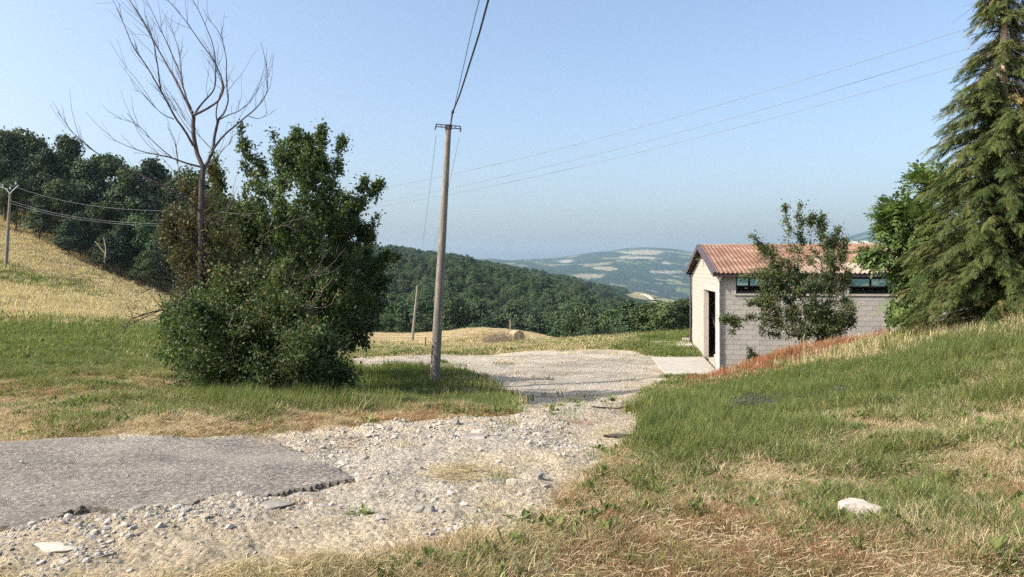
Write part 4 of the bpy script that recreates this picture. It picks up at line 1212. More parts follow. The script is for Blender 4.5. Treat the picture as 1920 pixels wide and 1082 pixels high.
def skeleton_mesh(P_, par, r, n_thick=7):
    mb = MB(); i = np.arange(1, len(P_)); A = P_[par[i]]; B = P_[i]; rb_ = r[i]
    ra_ = np.minimum(r[par[i]], rb_ * 1.6)
    th = rb_ > 0.02
    if th.any(): mb.tubes(A[th], B[th], ra_[th], rb_[th], n_thick)
    if (~th).any(): mb.tubes(A[~th], B[~th], ra_[~th], rb_[~th], 3)
    return mb

def leaves(rng, C_, size, aspect=0.55, up=0.5, out=None, fold=0.25, sag=0.2, nrm=None):
    """folded diamond leaves at the points C_"""
    n = len(C_)
    d = rng.normal(size=(n, 3)); 
    if out is not None: d = d + out * 1.0
    d[:, 2] -= sag; d /= np.linalg.norm(d, axis=1, keepdims=True)
    nn = rng.normal(size=(n, 3)); nn[:, 2] += up * 2.0
    if nrm is not None: nn = nrm * 2.2 + nn * 0.45
    s = np.cross(d, nn); s /= np.linalg.norm(s, axis=1, keepdims=True) + 1e-9
    nn = np.cross(s, d)
    L = size * rng.uniform(0.6, 1.3, (n, 1)); Wd = L * aspect * 0.5
    b0 = C_; l = C_ + d * L * .45 + s * Wd + nn * Wd * fold; rr_ = C_ + d * L * .45 - s * Wd + nn * Wd * fold; t = C_ + d * L
    V_ = np.stack([b0, l, t, rr_], 1).reshape(-1, 3); o4 = (np.arange(n) * 4)[:, None]
    return V_, np.concatenate([o4 + [0, 2, 1], o4 + [0, 3, 2]])

def leaf_mesh(rng, C_, size, tint=None, **kw):
    V_, F_ = leaves(rng, C_, size, **kw)
    mb = MB(); t = rng.uniform(0, 1, len(C_)) if tint is None else np.clip(tint + rng.normal(0, .18, len(C_)), 0, 1)
    mb.add(V_, F_, 0, np.repeat(t, 4)); return mb

def leafy_plant(name, label, cat, root, ells, leafmat, nleaf, size, seedn, tip=0.004, rmax=None, trunk=None, shoots=(), barkmat='bark', spread=0.12, group=None, aspect=0.6, kpath=0.4, sag=0.2, branch_name='branches', step=0.3, gap=0.0, gf=1.0):
    """tree or shrub: envelope of ellipsoids (centre, radii, n) and upright shoots (base, top, radius, n)"""
    rng = np.random.RandomState(seedn)
    T = [ell(rng, c, r, n) for c, r, n in ells]
    for b0, b1, rad_, n in shoots:
        s = rng.uniform(0, 1, (n, 1)); p = np.array(b0) * (1 - s) + np.array(b1) * s
        T.append(p + rng.normal(size=(n, 3)) * rad_ * (1.05 - s) * .7)
    T = np.concatenate(T)
    P_, par, tips = grow(rng, root, T, kpath=kpath, trunk=trunk, step=step)
    r = radii(P_, par, tip, rmax=rmax)
    e = empty(name, tuple(root), 0, label, cat, group)
    o = skeleton_mesh(P_ - np.array(root), par, r).build(branch_name, M[barkmat], e)
    thin = np.nonzero(r < tip * 3.2)[0]; thin = thin[thin > 0]
    pw = smooth(.36 + .06 * gap, .56, fbm((P_[thin, 0] * 2.6 + P_[thin, 2] * 1.1) * gf + 7, (P_[thin, 1] * 2.6 + P_[thin, 2] * 2.3) * gf, 3, seedn + 5)) + .12 * (1 - gap)
    k = rng.choice(thin, nleaf, p=pw / pw.sum()); s = rng.uniform(0, 1, (nleaf, 1))
    C_ = P_[k] * s + P_[par[k]] * (1 - s) + rng.normal(size=(nleaf, 3)) * spread * rng.uniform(.2, 1, (nleaf, 1))
    clump = fbm(C_[:, 0] * 2.2 + C_[:, 2] * 1.7, C_[:, 1] * 2.2 - C_[:, 2] * 1.3, 3, seedn)
    lm = leaf_mesh(rng, C_ - np.array(root), size, tint=0.15 + 0.75 * clump, aspect=aspect, sag=sag)
    lm.build('foliage', M[leafmat], e)
    return e

def G(px, py, Y):
    x, y, _ = PX(px, py, Y); return np.array([x, y, float(H(x, y)[0])])
def C3(px, py, Y): return np.array(PX(px, py, Y))

# --- leafy elm-like tree, the tall middle of the thicket
Y = 22.0
root = G(545, 735, Y)
k = Y / F
def E(px, py, rx, rz, n, Yq=None, ry=1.3):
    Yq = Yq or Y
    return (C3(px, py, Yq), (rx * Yq / F, ry, rz * Yq / F), n)
leafy_plant('elm_tree', 'tall bushy green tree with upright leafy shoots right of the dead tree', 'tree', root,
    [(c_, (r_[0], r_[1] * 1.9, r_[2]), n_) for c_, r_, n_ in [E(560, 380, 90, 90, 260), E(600, 480, 100, 110, 260), E(500, 470, 95, 100, 240), E(650, 400, 40, 55, 90, Y, .9), E(640, 540, 70, 80, 150), E(450, 560, 85, 80, 160), E(560, 600, 110, 70, 160), E(440, 420, 45, 60, 90, Y, .9), E(560, 300, 55, 40, 70, Y, .8)]],
    'leaf_elm', 108000, 0.095, 21, rmax=.12, spread=.12,
    shoots=[(C3(560, 330, Y), C3(557, 238, Y), .16, 26), (C3(600, 330, Y), C3(604, 232, Y), .15, 28), (C3(620, 340, Y), C3(643, 256, Y), .18, 26), (C3(500, 360, Y), C3(478, 270, Y), .16, 22), (C3(480, 380, Y), C3(448, 228, Y), .16, 34), (C3(530, 340, Y), C3(512, 245, Y), .16, 26),
            (C3(650, 420, Y), C3(712, 342, Y), .17, 32), (C3(650, 400, Y), C3(688, 332, Y), .15, 22), (C3(420, 420, Y), C3(402, 290, Y), .16, 30), (C3(660, 470, Y), C3(712, 400, Y), .2, 30), (C3(590, 320, Y), C3(575, 252, Y), .14, 18), (C3(660, 540, Y), C3(730, 475, Y), .2, 30)], aspect=.62)
# --- darker tree behind on the right
Y = 27.0
leafy_plant('shade_tree', 'dark low tree spreading behind the right side of the thicket', 'tree', G(640, 690, Y),
    [E(650, 560, 70, 80, 220, Y, 2.8), E(680, 520, 45, 45, 120, Y, 1.2), E(650, 620, 62, 45, 130, Y, 1.6), E(600, 480, 60, 70, 100, Y, 1.5)],
    'leaf_dark', 30000, 0.12, 22, rmax=.12, spread=.14, shoots=[(C3(690, 520, Y), C3(745, 478, Y), .25, 30), (C3(690, 560, Y), C3(735, 520, Y), .25, 26), (C3(680, 480, Y), C3(700, 432, Y), .2, 20)])
# --- bramble thicket at the foot
Y = 11.4
leafy_plant('bramble_bush', 'dense dark bramble thicket at the foot of the dead tree', 'bush', G(460, 755, Y),
    [E(430, 660, 85, 60, 220), E(530, 680, 85, 70, 220), E(410, 590, 65, 50, 130), E(500, 590, 80, 55, 150), E(590, 640, 55, 60, 120), E(470, 742, 100, 20, 150), E(560, 745, 55, 26, 90, Y, .6), E(385, 715, 50, 35, 80, Y, .8), E(352, 620, 28, 40, 50, Y, .5), E(620, 700, 35, 30, 50, Y, .5), E(560, 560, 50, 30, 50, Y, .6)],
    'leaf_bramble', 56000, 0.058, 23, tip=.0035, rmax=.03, spread=.12, gap=.85, gf=.75, barkmat='twig', shoots=[(C3(400, 600, Y), C3(352, 520, Y), .12, 20), (C3(360, 620, Y), C3(318, 570, Y), .1, 14), (C3(560, 600, Y), C3(640, 545, Y), .12, 18), (C3(600, 650, Y), C3(668, 640, Y), .12, 16), (C3(540, 720, Y), C3(592, 770, Y), .08, 12), (C3(450, 560, Y), C3(470, 500, Y), .12, 16), (C3(400, 720, Y), C3(345, 740, Y), .08, 12), (C3(500, 570, Y), C3(530, 500, Y), .12, 16), (C3(350, 650, Y), C3(300, 640, Y), .08, 10), (C3(430, 560, Y), C3(415, 500, Y), .1, 14), (C3(590, 580, Y), C3(628, 500, Y), .1, 12), (C3(620, 700, Y), C3(672, 712, Y), .08, 10), (C3(480, 740, Y), C3(500, 775, Y), .08, 10)])
Y = 12.9
leafy_plant('blackthorn_bush', 'olive twiggy bush wrapped round the trunk of the dead tree', 'bush', G(395, 700, Y),
    [E(400, 470, 50, 90, 150, Y, .8), E(355, 440, 42, 80, 110, Y, .7), E(430, 540, 60, 60, 130, Y, .9), E(370, 560, 50, 50, 90, Y, .8)],
    'leaf_dry', 28000, 0.055, 24, tip=.003, rmax=.035, spread=.1, shoots=[(C3(360, 380, Y), C3(342, 335, Y), .14, 20), (C3(400, 380, Y), C3(396, 300, Y), .12, 20)])
# a bush at the left edge of the thicket, touching the meadow
Y = 13.0
leafy_plant('hedge_shrub', 'low green shrub at the meadow edge left of the brambles', 'bush', G(345, 690, Y),
    [E(330, 600, 28, 30, 60, Y, .5), E(350, 650, 40, 45, 90, Y, .7)], 'leaf_elm', 6500, 0.055, 25, tip=.003, rmax=.02, spread=.08)

# --- the dead tree
Y0 = 12.4
rgd = np.random.RandomState(40)
dead = empty('dead_tree', tuple(G(384, 700, Y0)), 0, 'leafless dead tree with windswept bare branches against the sky', 'tree')
droot = np.array(dead.location)
def zz(*p): return [(200 + x / 2.705, y / 2.705) for x, y in p]
limbs = [  # (pixel polyline, radius start, radius end, depth bend)
 ([(388, 730), (385, 700), (380, 620), (376, 540), (378, 470), (376, 420), (378, 360), (381, 314)], .064, .042, 0),
 (zz((490, 850), (460, 780), (440, 700), (436, 640), (440, 590)), .042, .034, .1),
 (zz((440, 740), (400, 670), (345, 600), (300, 510), (270, 450), (200, 330), (130, 240), (90, 130), (50, 40)), .034, .006, -.5),
 (zz((275, 460), (263, 400), (252, 310), (240, 230), (190, 110), (110, 0), (60, -60)), .02, .005, -.3),
 (zz((438, 590), (390, 490), (350, 410), (310, 340), (255, 240), (180, 110), (115, 0), (80, -60)), .034, .007, .4),
 (zz((436, 570), (410, 510), (390, 440), (380, 380), (310, 230), (250, 100), (195, -10)), .03, .006, .7),
 (zz((388, 430), (375, 340), (368, 260), (330, 150), (275, 50)), .016, .004, .6),
 (zz((445, 585), (470, 540), (510, 495), (550, 455), (555, 320), (540, 220), (480, 80), (425, -20)), .03, .006, .3),
 (zz((450, 582), (520, 545), (570, 510), (598, 450), (575, 380), (545, 310), (450, 180), (390, 90), (300, -10)), .032, .006, -.4),
 (zz((495, 860), (520, 810), (543, 760), (550, 680), (570, 600)), .045, .032, .2),
 (zz((560, 625), (556, 560), (578, 480), (600, 440), (560, 360), (550, 300)), .02, .006, .5),
 (zz((570, 600), (600, 570), (620, 490), (605, 440), (610, 310), (590, 210), (560, 140), (510, 90)), .024, .005, .4),
 (zz((543, 755), (590, 690), (640, 650), (700, 600), (770, 545), (810, 490), (828, 440), (825, 330), (795, 215)), .028, .005, .1),
 (zz((575, 605), (620, 580), (665, 568), (720, 525), (765, 455), (785, 370)), .016, .004, .6),
 (zz((720, 590), (770, 605), (800, 590), (818, 568)), .01, .003, .2),
 (zz((500, 860), (560, 800), (600, 750), (640, 715)), .016, .004, -.3),
 (zz((490, 850), (400, 828), (330, 800), (260, 785), (180, 770), (110, 745), (30, 710)), .026, .004, -.4),
 (zz((330, 798), (290, 765), (240, 720), (190, 660), (140, 620), (40, 595)), .015, .003, -.6),
 (zz((355, 830), (360, 760), (345, 700), (330, 690)), .008, .003, -.3),
 ([(378, 402), (365, 385), (345, 370), (300, 345), (240, 318), (200, 300), (160, 272), (135, 248), (108, 210)], .032, .005, -.8),
 ([(350, 372), (338, 335), (333, 300), (330, 280)], .01, .003, -.5),
 (zz((340, 605), (280, 580), (220, 520), (175, 470), (130, 455)), .012, .003, -.5),
 (zz((440, 690), (390, 620), (330, 530), (290, 430)), .012, .003, .3),
 (zz((545, 770), (480, 700), (420, 640), (340, 500), (300, 440)), .012, .003, .7),
 ([(378, 470), (360, 462), (330, 430), (300, 420)], .012, .003, -.4), ([(380, 420), (410, 398), (440, 400), (470, 410)], .014, .003, -.5), ([(379, 440), (420, 400), (448, 372)], .012, .003, .5),
 ([(377, 500), (350, 515), (310, 522), (255, 512)], .012, .003, -.6), ([(378, 520), (345, 545), (300, 540), (262, 545)], .011, .003, -.8), ([(380, 560), (340, 530), (300, 500), (290, 480)], .012, .003, -.4),
 ([(382, 600), (345, 585), (300, 580), (262, 592), (240, 600), (232, 625)], .024, .008, -1.0), ([(300, 582), (260, 600), (225, 618), (200, 640)], .013, .004, -1.3), ([(385, 590), (350, 592), (310, 590), (280, 600)], .018, .006, -1.2),
 ([(390, 560), (430, 530), (470, 520), (520, 500)], .016, .004, -1.0), ([(500, 580), (530, 545), (580, 520), (625, 500)], .012, .003, -1.2), ([(480, 450), (520, 425), (545, 420)], .01, .003, -1.0)]
bm_main = MB(); tw = MB(); nl = 0
for li_, (pl, r0, r1, dep) in enumerate(limbs):
    n = len(pl); P_ = []
    t = np.linspace(0, 1, n); tt = np.linspace(0, 1, max(6, n * 4))
    px_ = np.interp(tt, t, [p[0] for p in pl]); py_ = np.interp(tt, t, [p[1] for p in pl])
    for _ in range(3):
        px_[1:-1] = (px_[:-2] + px_[2:] + 2 * px_[1:-1]) / 4; py_[1:-1] = (py_[:-2] + py_[2:] + 2 * py_[1:-1]) / 4
    if li_ > 0:
        px_ += np.cumsum(rgd.normal(0, .5, len(px_))) * .6; 
    Ys = Y0 + dep * np.sin(tt * 1.3) * (1.0 if li_ else 0)
    P_ = np.array([PX(a_, b_, c_) for a_, b_, c_ in zip(px_, py_, Ys)]) - droot
    rr_ = (r0 + (r1 - r0) * tt ** .8) * (1 if li_ < 2 else .72)
    if li_ == 0:
        mbx = MB(); mbx.path(P_, rr_, 10); mbx.build('trunk', M['dead_bark'], dead, smooth_=True)
    else:
        mbx = MB(); mbx.path(P_, rr_, 6); mbx.build('branch', M['dead_bark'], dead, smooth_=True)
    # fine twigs
    if li_ > 1:
        L = np.linalg.norm(np.diff(P_, axis=0), axis=1).sum(); kt = int(L * 4.5) + 1
        for q in range(kt):
            s = rgd.uniform(.25, 1); i = min(len(P_) - 2, int(s * (len(P_) - 1)))
            d = P_[i + 1] - P_[i]; d /= np.linalg.norm(d) + 1e-9
            dirn = d + rgd.normal(size=3) * .32 + np.array([-.1, 0, .3]); dirn /= np.linalg.norm(dirn)
            ln = rgd.uniform(.2, .5) if rgd.uniform() < .6 else rgd.uniform(.5, 1.3) * (1.2 - .6 * s); m_ = 5
            pts = [P_[i]]; dd = dirn
            for w_ in range(m_):
                dd = dd + rgd.normal(size=3) * .12 + np.array([0, 0, .08]); dd /= np.linalg.norm(dd); pts.append(pts[-1] + dd * ln / m_)
            pts = np.array(pts); ra = np.linspace(.0045, .0018, m_ + 1)
            tw.tubes(pts[:-1], pts[1:], ra[:-1], ra[1:], 3)
            if rgd.uniform() < .35:
                j = rgd.randint(1, m_); d2 = dd + rgd.normal(size=3) * .7; d2 /= np.linalg.norm(d2)
                tw.tubes([pts[j]], [pts[j] + d2 * ln * .4], .0025, .0015, 3)
tag(tw.build('twigs', M['dead_bark'], dead), kind='stuff')

# fallen pale limb under the thicket
FBY = hit(590, 738)[1]
fl = empty('fallen_branch', tuple(G(590, 722, FBY)), 0, 'pale broken branch lying in the grass at the foot of the thicket', 'branch')
fo = np.array(fl.location)
def fb(pts, r, nm='stick', mt='pale_bark'):
    P_ = []
    for (px, py, dz) in pts:
        x, y, _ = PX(px, py, FBY); P_.append((x - fo[0], y - fo[1], EYE - (py - HOR) / F * FBY - fo[2] + dz))
    m_ = MB(); m_.path(P_, r, 7); m_.build(nm, M[mt], fl, smooth_=True)
zf = 0.12
fb([(568, 712, zf), (576, 716, zf), (595, 725, zf), (615, 735, zf)], [0.068, 0.075, 0.053, 0.038]); fb([(592, 724, zf), (608, 722, zf), (618, 712, zf)], [0.030, 0.024, 0.012]); fb([(600, 727, zf), (620, 733, zf), (632, 738, zf)], [0.027, 0.021, 0.012])
fb([(575, 708, zf), (600, 711, zf), (615, 715, zf)], [.012, .01, .006], mt='bark'); fb([(616, 718, zf), (640, 712, zf), (665, 705, zf)], [.012, .01, .006], mt='bark')

# --- big conifer on the right
def frond_template():
    """flat fern-like spray along +x, drooping at its end"""
    V_ = []; F_ = []
    def tri(a, b, c): 
        n0 = len(V_); V_.extend([a, b, c]); F_.append((n0, n0 + 1, n0 + 2))
    def pt(x, y): return (x, y, -0.35 * x * x - 0.25 * abs(y))
    for k in range(6):
        x = 0.04 + k * 0.15; L = 0.36 * (1 - (x / 1.08) ** 1.4) + .05
        for s in (-1, 1):
            tri(pt(x - .03, 0), pt(x + .06, 0), pt(x + L * .75, s * L * .85))
    tri(pt(0, -.012), pt(0, .012), pt(1.0, 0)); tri(pt(.8, -.06), pt(.8, .06), pt(1.08, 0))
    return np.array(V_), np.array(F_)
FT, FF = frond_template()
def place_fronds(mb, C_, D_, U_, size, tint):
    """templates at C_ pointing along D_ with up U_"""
    n = len(C_); D_ = D_ / (np.linalg.norm(D_, axis=1, keepdims=True) + 1e-9)
    S_ = np.cross(U_, D_); S_ /= np.linalg.norm(S_, axis=1, keepdims=True) + 1e-9; U2 = np.cross(D_, S_)
    V_ = C_[:, None] + size[:, None, None] * (FT[None, :, 0:1] * D_[:, None] + FT[None, :, 1:2] * S_[:, None] + FT[None, :, 2:3] * U2[:, None])
    k = len(FT); F_ = (FF[None] + (np.arange(n) * k)[:, None, None]).reshape(-1, 3)
    mb.add(V_.reshape(-1, 3), F_, 0, np.repeat(tint, k))
def conifer(name, label, base, height, prof, seedn, nbr, fr, bare_top=0.0, trunk_r=.17, dead_tip=True, lean=(0, 0)):
    rng = np.random.RandomState(seedn)
    e = empty(name, tuple(base), 0, label, 'tree')
    t = MB(); zs = np.linspace(-.4, height, 14)
    t.path([(lean[0] * (z / height) ** 2 + .02 * math.sin(z * 2), lean[1] * (z / height), z) for z in zs], np.linspace(trunk_r, .03, 14), 10)
    t.build('trunk', M['pale_bark'], e, smooth_=True)
    br = MB(); sp = MB(); dd = MB()
    Cs, Ds, Us, Ss, Ts = [], [], [], [], []
    for k in range(nbr):
        z = rng.uniform(0, 1) ** 1.15 * height * (1 - bare_top) * .98 + .1
        L = prof(z / height) * rng.uniform(.45, 1.12); a = rng.uniform(0, 2 * PI)
        if z / height > .52 and math.sin(a) < -.3 and rng.uniform() < .55: continue
        rise = rng.uniform(.0, .35); droop = rng.uniform(.3, .62)
        m_ = 8; s = np.linspace(0, 1, m_ + 1)
        x = L * s; zz_ = z + L * (rise * s - droop * s * s)
        P_ = np.stack([x * math.cos(a), x * math.sin(a), zz_], 1)
        P_ += np.array([lean[0] * (z / height) ** 2, lean[1] * z / height, 0])
        rr_ = np.linspace(.022, .004, m_ + 1)
        br.tubes(P_[:-1], P_[1:], rr_[:-1], rr_[1:], 4)
        bt = rng.uniform(.15, .75) + (.2 if rng.uniform() < .12 else 0)
        nf = int(fr * L) + 3
        q = rng.uniform(.04, 1.0, nf) ** .8
        for s_ in q:
            i = min(m_ - 1, int(s_ * m_)); f_ = s_ * m_ - i
            p = P_[i] * (1 - f_) + P_[i + 1] * f_
            side = rng.choice([-1, 1]); aa = a + side * rng.uniform(.15, 1.25) * (1.15 - .6 * s_)
            d = np.array([math.cos(aa), math.sin(aa), rng.uniform(-.75, .05)])
            Cs.append(p + rng.normal(size=3) * .03); Ds.append(d); Us.append(np.array([0, 0, 1.]) + rng.normal(size=3) * .35)
            Ss.append(rng.uniform(.11, .25) * (.75 + .25 * min(1, L))); Ts.append(np.clip(bt + rng.normal(0, .12), 0, 1))
        if rng.uniform() < .3:   # dead brown twigs
            i = rng.randint(1, 5)
            for _ in range(5):
                d = rng.normal(size=3) * .35 + np.array([math.cos(a) * .5, math.sin(a) * .5, -.45]); 
                dd.tubes([P_[i]], [P_[i] + d * rng.uniform(.3, .7)], .006, .002, 3)
    place_fronds(sp, np.array(Cs), np.array(Ds), np.array(Us), np.array(Ss), np.array(Ts))
    br.build('branches', M['bark'], e); sp.build('foliage', M['conifer'], e); tag(dd.build('dead_twigs', M['twig'], e), kind='stuff')
    return e
cb_ = G(1884, 640, 15.2)
hgt = 9.4
def prof(t):
    # crown half width by height (share of the whole height)
    return float(np.interp(t, [0, .08, .2, .35, .5, .6, .7, .8, .95, 1.0], [1.75, 2.0, 1.95, 1.5, 1.12, .8, .55, .35, .2, .1]))
conifer('cypress_tree', 'tall drooping conifer with bare pale trunk tip at the right edge', cb_, hgt, prof, 51, 900, 42, trunk_r=.14, lean=(-.05, 0))
cb2_ = G(2075, 640, 17)
conifer('cypress_tree', 'conifer behind the right edge whose branches join the tall one', cb2_, 8.3, lambda t: float(np.interp(t, [0, .2, .6, 1], [2.0, 2.1, 1.2, .2])), 52, 260, 36)

# --- walnut-like tree left of the conifer
def compound_leaves(rng, C_, out, size):
    """seven leaflets on a drooping stalk"""
    n = len(C_); V_ = []; F_ = []
    mb = MB()
    d = out + rng.normal(size=(n, 3)) * .55; d[:, 2] -= .25; d /= np.linalg.norm(d, axis=1, keepdims=True)
    up = rng.normal(size=(n, 3)) * .3 + [0, 0, 1.]
    s = np.cross(d, up); s /= np.linalg.norm(s, axis=1, keepdims=True); u = np.cross(s, d)
    L = size * rng.uniform(.7, 1.2, (n, 1))
    tint = np.clip(rng.uniform(.1, .9, n), 0, 1)
    for t, sd in ((.35, 1), (.35, -1), (.6, 1), (.6, -1), (.82, 1), (.82, -1), (1.0, 0)):
        b0 = C_ + d * L * t + np.array([0, 0, -1.]) * (L * .25 * t * t)
        ld = d * (.55 if sd else 1.0) + s * sd * .9 + np.array([0, 0, -.35]); ld /= np.linalg.norm(ld, axis=1, keepdims=True)
        ls = np.cross(ld, u); ls /= np.linalg.norm(ls, axis=1, keepdims=True)
        ll = L * .42; ww = ll * .24
        V4 = np.stack([b0, b0 + ld * ll * .5 + ls * ww, b0 + ld * ll, b0 + ld * ll * .5 - ls * ww], 1).reshape(-1, 3)
        o4 = (np.arange(n) * 4)[:, None]
        mb.add(V4, np.concatenate([o4 + [0, 2, 1], o4 + [0, 3, 2]]), 0, np.repeat(tint, 4))
    return mb
Y = 17.5
rng = np.random.RandomState(61)
wroot = G(1790, 650, Y)
T = np.concatenate([ell(rng, *E(1745, 335, 42, 30, 30, Y, .5)), ell(rng, *E(1705, 425, 50, 45, 50, Y, .7)), ell(rng, *E(1680, 400, 30, 25, 22, Y, .5)), ell(rng, *E(1722, 510, 48, 50, 50, Y, .8)), ell(rng, *E(1650, 468, 26, 18, 16, Y, .4)), ell(rng, *E(1760, 450, 60, 90, 50, Y, .9)), ell(rng, *E(1700, 570, 30, 20, 14, Y, .5)), ell(rng, *E(1725, 605, 28, 14, 10, Y, .4))])
P_, par, tips = grow(rng, wroot, T, kpath=.35)
r = radii(P_, par, .006, rmax=.10)
wal = empty('walnut_tree', tuple(wroot), 0, 'broad-leaved tree with drooping compound leaves over the shed roof', 'tree')
skeleton_mesh(P_ - wroot, par, r).build('branches', M['bark'], wal)
kk = rng.choice(np.nonzero(r < .016)[0][1:], 2600); s = rng.uniform(0, 1, (2600, 1)); C_ = P_[kk] * s + P_[par[kk]] * (1 - s)
out = C_ - np.mean(T, 0); out /= np.linalg.norm(out, axis=1, keepdims=True)
compound_leaves(rng, C_ - wroot + rng.normal(size=C_.shape) * .05, out * .7, .30).build('foliage', M['leaf_walnut'], wal)

# --- plum shrub before the shed wall
Y = 23.0
leafy_plant('plum_shrub', 'many-stemmed open shrub growing in front of the long shed wall', 'shrub', G(1518, 664, Y),
    [E(1475, 560, 62, 50, 140, Y, .9), E(1565, 590, 40, 48, 130, Y, .8), E(1505, 612, 88, 30, 110, Y, .8), E(1560, 530, 38, 50, 80, Y, .6), E(1530, 500, 60, 45, 110, Y, .9), E(1450, 520, 38, 28, 50, Y, .6), E(1520, 600, 60, 35, 80, Y, .8), E(1470, 480, 45, 30, 50, Y, .6), E(1560, 470, 30, 30, 36, Y, .6)],
    'leaf_plum', 38000, 0.08, 71, tip=.005, rmax=.05, spread=.10, barkmat='bark', step=.25, kpath=.25,
    shoots=[(C3(1500, 480, Y), C3(1500, 376, Y), .17, 40), (C3(1480, 470, Y), C3(1472, 385, Y), .15, 30), (C3(1450, 480, Y), C3(1400, 435, Y), .14, 20), (C3(1540, 470, Y), C3(1542, 402, Y), .14, 26), (C3(1555, 470, Y), C3(1575, 425, Y), .15, 20),
            (C3(1480, 590, Y), C3(1352, 600, Y - .4), .13, 34), (C3(1450, 560, Y), C3(1400, 570, Y), .12, 16), (C3(1380, 600, Y - .3), C3(1372, 630, Y - .4), .1, 10), (C3(1560, 610, Y), C3(1606, 600, Y), .1, 14), (C3(1570, 520, Y), C3(1585, 450, Y), .14, 22), (C3(1520, 480, Y), C3(1522, 400, Y), .12, 16), (C3(1430, 500, Y), C3(1392, 520, Y), .12, 14)], aspect=.5)
leafy_plant('small_bush', 'little dark green bush on the bank below the shed wall', 'bush', G(1418, 690, 25.5), [(C3(1414, 676, 25.5), (.3, .25, .22), 50), (C3(1430, 682, 25.5), (.2, .2, .15), 25)], 'leaf_dark', 1500, .09, 72, tip=.003, rmax=.012, spread=.07, shoots=[(C3(1412, 672, 25.5), C3(1405, 652, 25.5), .08, 8)])

# reddish weeds along the top of the bank
rng = np.random.RandomState(81)
red_lib = [blades(rng, 50, 0.22, 0.1, 0.012, 0.6, 'weed_red', 'weed_tuft_%d' % i, seed=False) for i in range(2)] + [blades(rng, 50, 0.22, 0.1, 0.012, 0.6, 'grass_straw', 'weed_tuft_3', seed=True)]
library('weeds', red_lib)
pts = []; sc = []
line = [hit(1372, 712), hit(1405, 700), hit(1450, 690), hit(1500, 676), hit(1550, 664), hit(1600, 660), hit(1645, 656)]
lp = np.array([G(1385, 706, 25.2)[:2], G(1420, 695, 24.6)[:2], G(1460, 686, 23.8)[:2], G(1520, 668, 22.6)[:2], G(1570, 661, 21.6)[:2], G(1645, 654, 20.4)[:2]])
n = 4200; t = rng.uniform(0, 5, n); i = t.astype(int); f = (t - i)[:, None]
xy = lp[i] * (1 - f) + lp[np.minimum(i + 1, 5)] * f + rng.normal(size=(n, 2)) * [.8, 1.15] - [0, .9]
ok = fbm(xy[:, 0] * 1.3, xy[:, 1] * 1.3, 3, 88) > .45
xy = xy[ok]; n = len(xy)
hh = rng.uniform(1.2, 4.6, n) * (.5 + fbm(xy[:, 0] * 2, xy[:, 1] * 2, 3, 89))
scatter('dry_red_weeds', np.stack([xy[:, 0], xy[:, 1], H(xy[:, 0], xy[:, 1])], 1), np.stack([rng.uniform(-.2, .2, n), rng.uniform(-.2, .2, n), rng.uniform(0, 6.28, n)], 1), np.stack([np.ones(n), np.ones(n), hh], 1), rng.choice([0, 0, 0, 1, 1, 1, 1, 2], n), LIB['weeds'])

# tall pale seeding grass along the crest of the bank
n = 1500; t = rng.uniform(0, 1, n)
A0, A1 = G(1650, 650, 18.5)[:2], G(1990, 640, 13.5)[:2]
xy = A0 * (1 - t[:, None]) + A1 * t[:, None] + rng.normal(size=(n, 2)) * [.9, .7]
scatter('seeding_grass', np.stack([xy[:, 0], xy[:, 1], H(xy[:, 0], xy[:, 1])], 1), np.stack([rng.uniform(-.2, .2, n), rng.uniform(-.2, .2, n), rng.uniform(0, 6.28, n)], 1), np.stack([np.full(n, .8), np.full(n, .8), rng.uniform(2.2, 5.0, n)], 1), rng.choice([3, 4, 5, 9, 10, 11], n), LIB['tufts_far'])
# pale limbs / black netting lying in the green grass
rng = np.random.RandomState(91)
bn = MB(); q = [(1362, 786), (1400, 773), (1440, 766), (1500, 758), (1572, 750)]
for k in range(420):
    s = rng.uniform(0, 3.99); i = int(s); f = s - i
    px = q[i][0] * (1 - f) + q[i + 1][0] * f + rng.normal() * 6; py = q[i][1] * (1 - f) + q[i + 1][1] * f + rng.normal() * 4.0
    x, y = hit(px, py); z = gz_at(x, y) + rng.uniform(.05, .2)
    a_ = rng.normal(0.12, .35); L = rng.uniform(.15, .5); d = np.array([math.cos(a_) * L, math.sin(a_) * L * 1.2, rng.uniform(-.06, .08)])
    bn.tubes([(x, y, z)], [np.array([x, y, z]) + d], .006, .003, 4)
tag(bn.build('brushwood', M['metal_dark']), kind='stuff')

# dried brown weeds by the bale
rng = np.random.RandomState(92)
wm = MB()
for k in range(420):
    x, y, _ = PX(rng.normal(935, 17), 640, 60 + rng.normal() * 1.0); z = float(H(x, y)[0]); h_ = rng.uniform(.35, 1.0)
    d = np.array([rng.normal() * .15, rng.normal() * .15, h_]); wm.tubes([(x, y, z)], [np.array([x, y, z]) + d], .012, .006, 3)
    for _ in range(3):
        s = rng.uniform(.4, .95); p = np.array([x, y, z]) + d * s; wm.tubes([p], [p + np.array([rng.normal() * .18, rng.normal() * .18, rng.uniform(.05, .25)])], .008, .003, 3)
o = wm.build('dry_thistles', M['twig']); tag(o, 'clump of brown dead weeds left of the round hay bale', 'weeds')

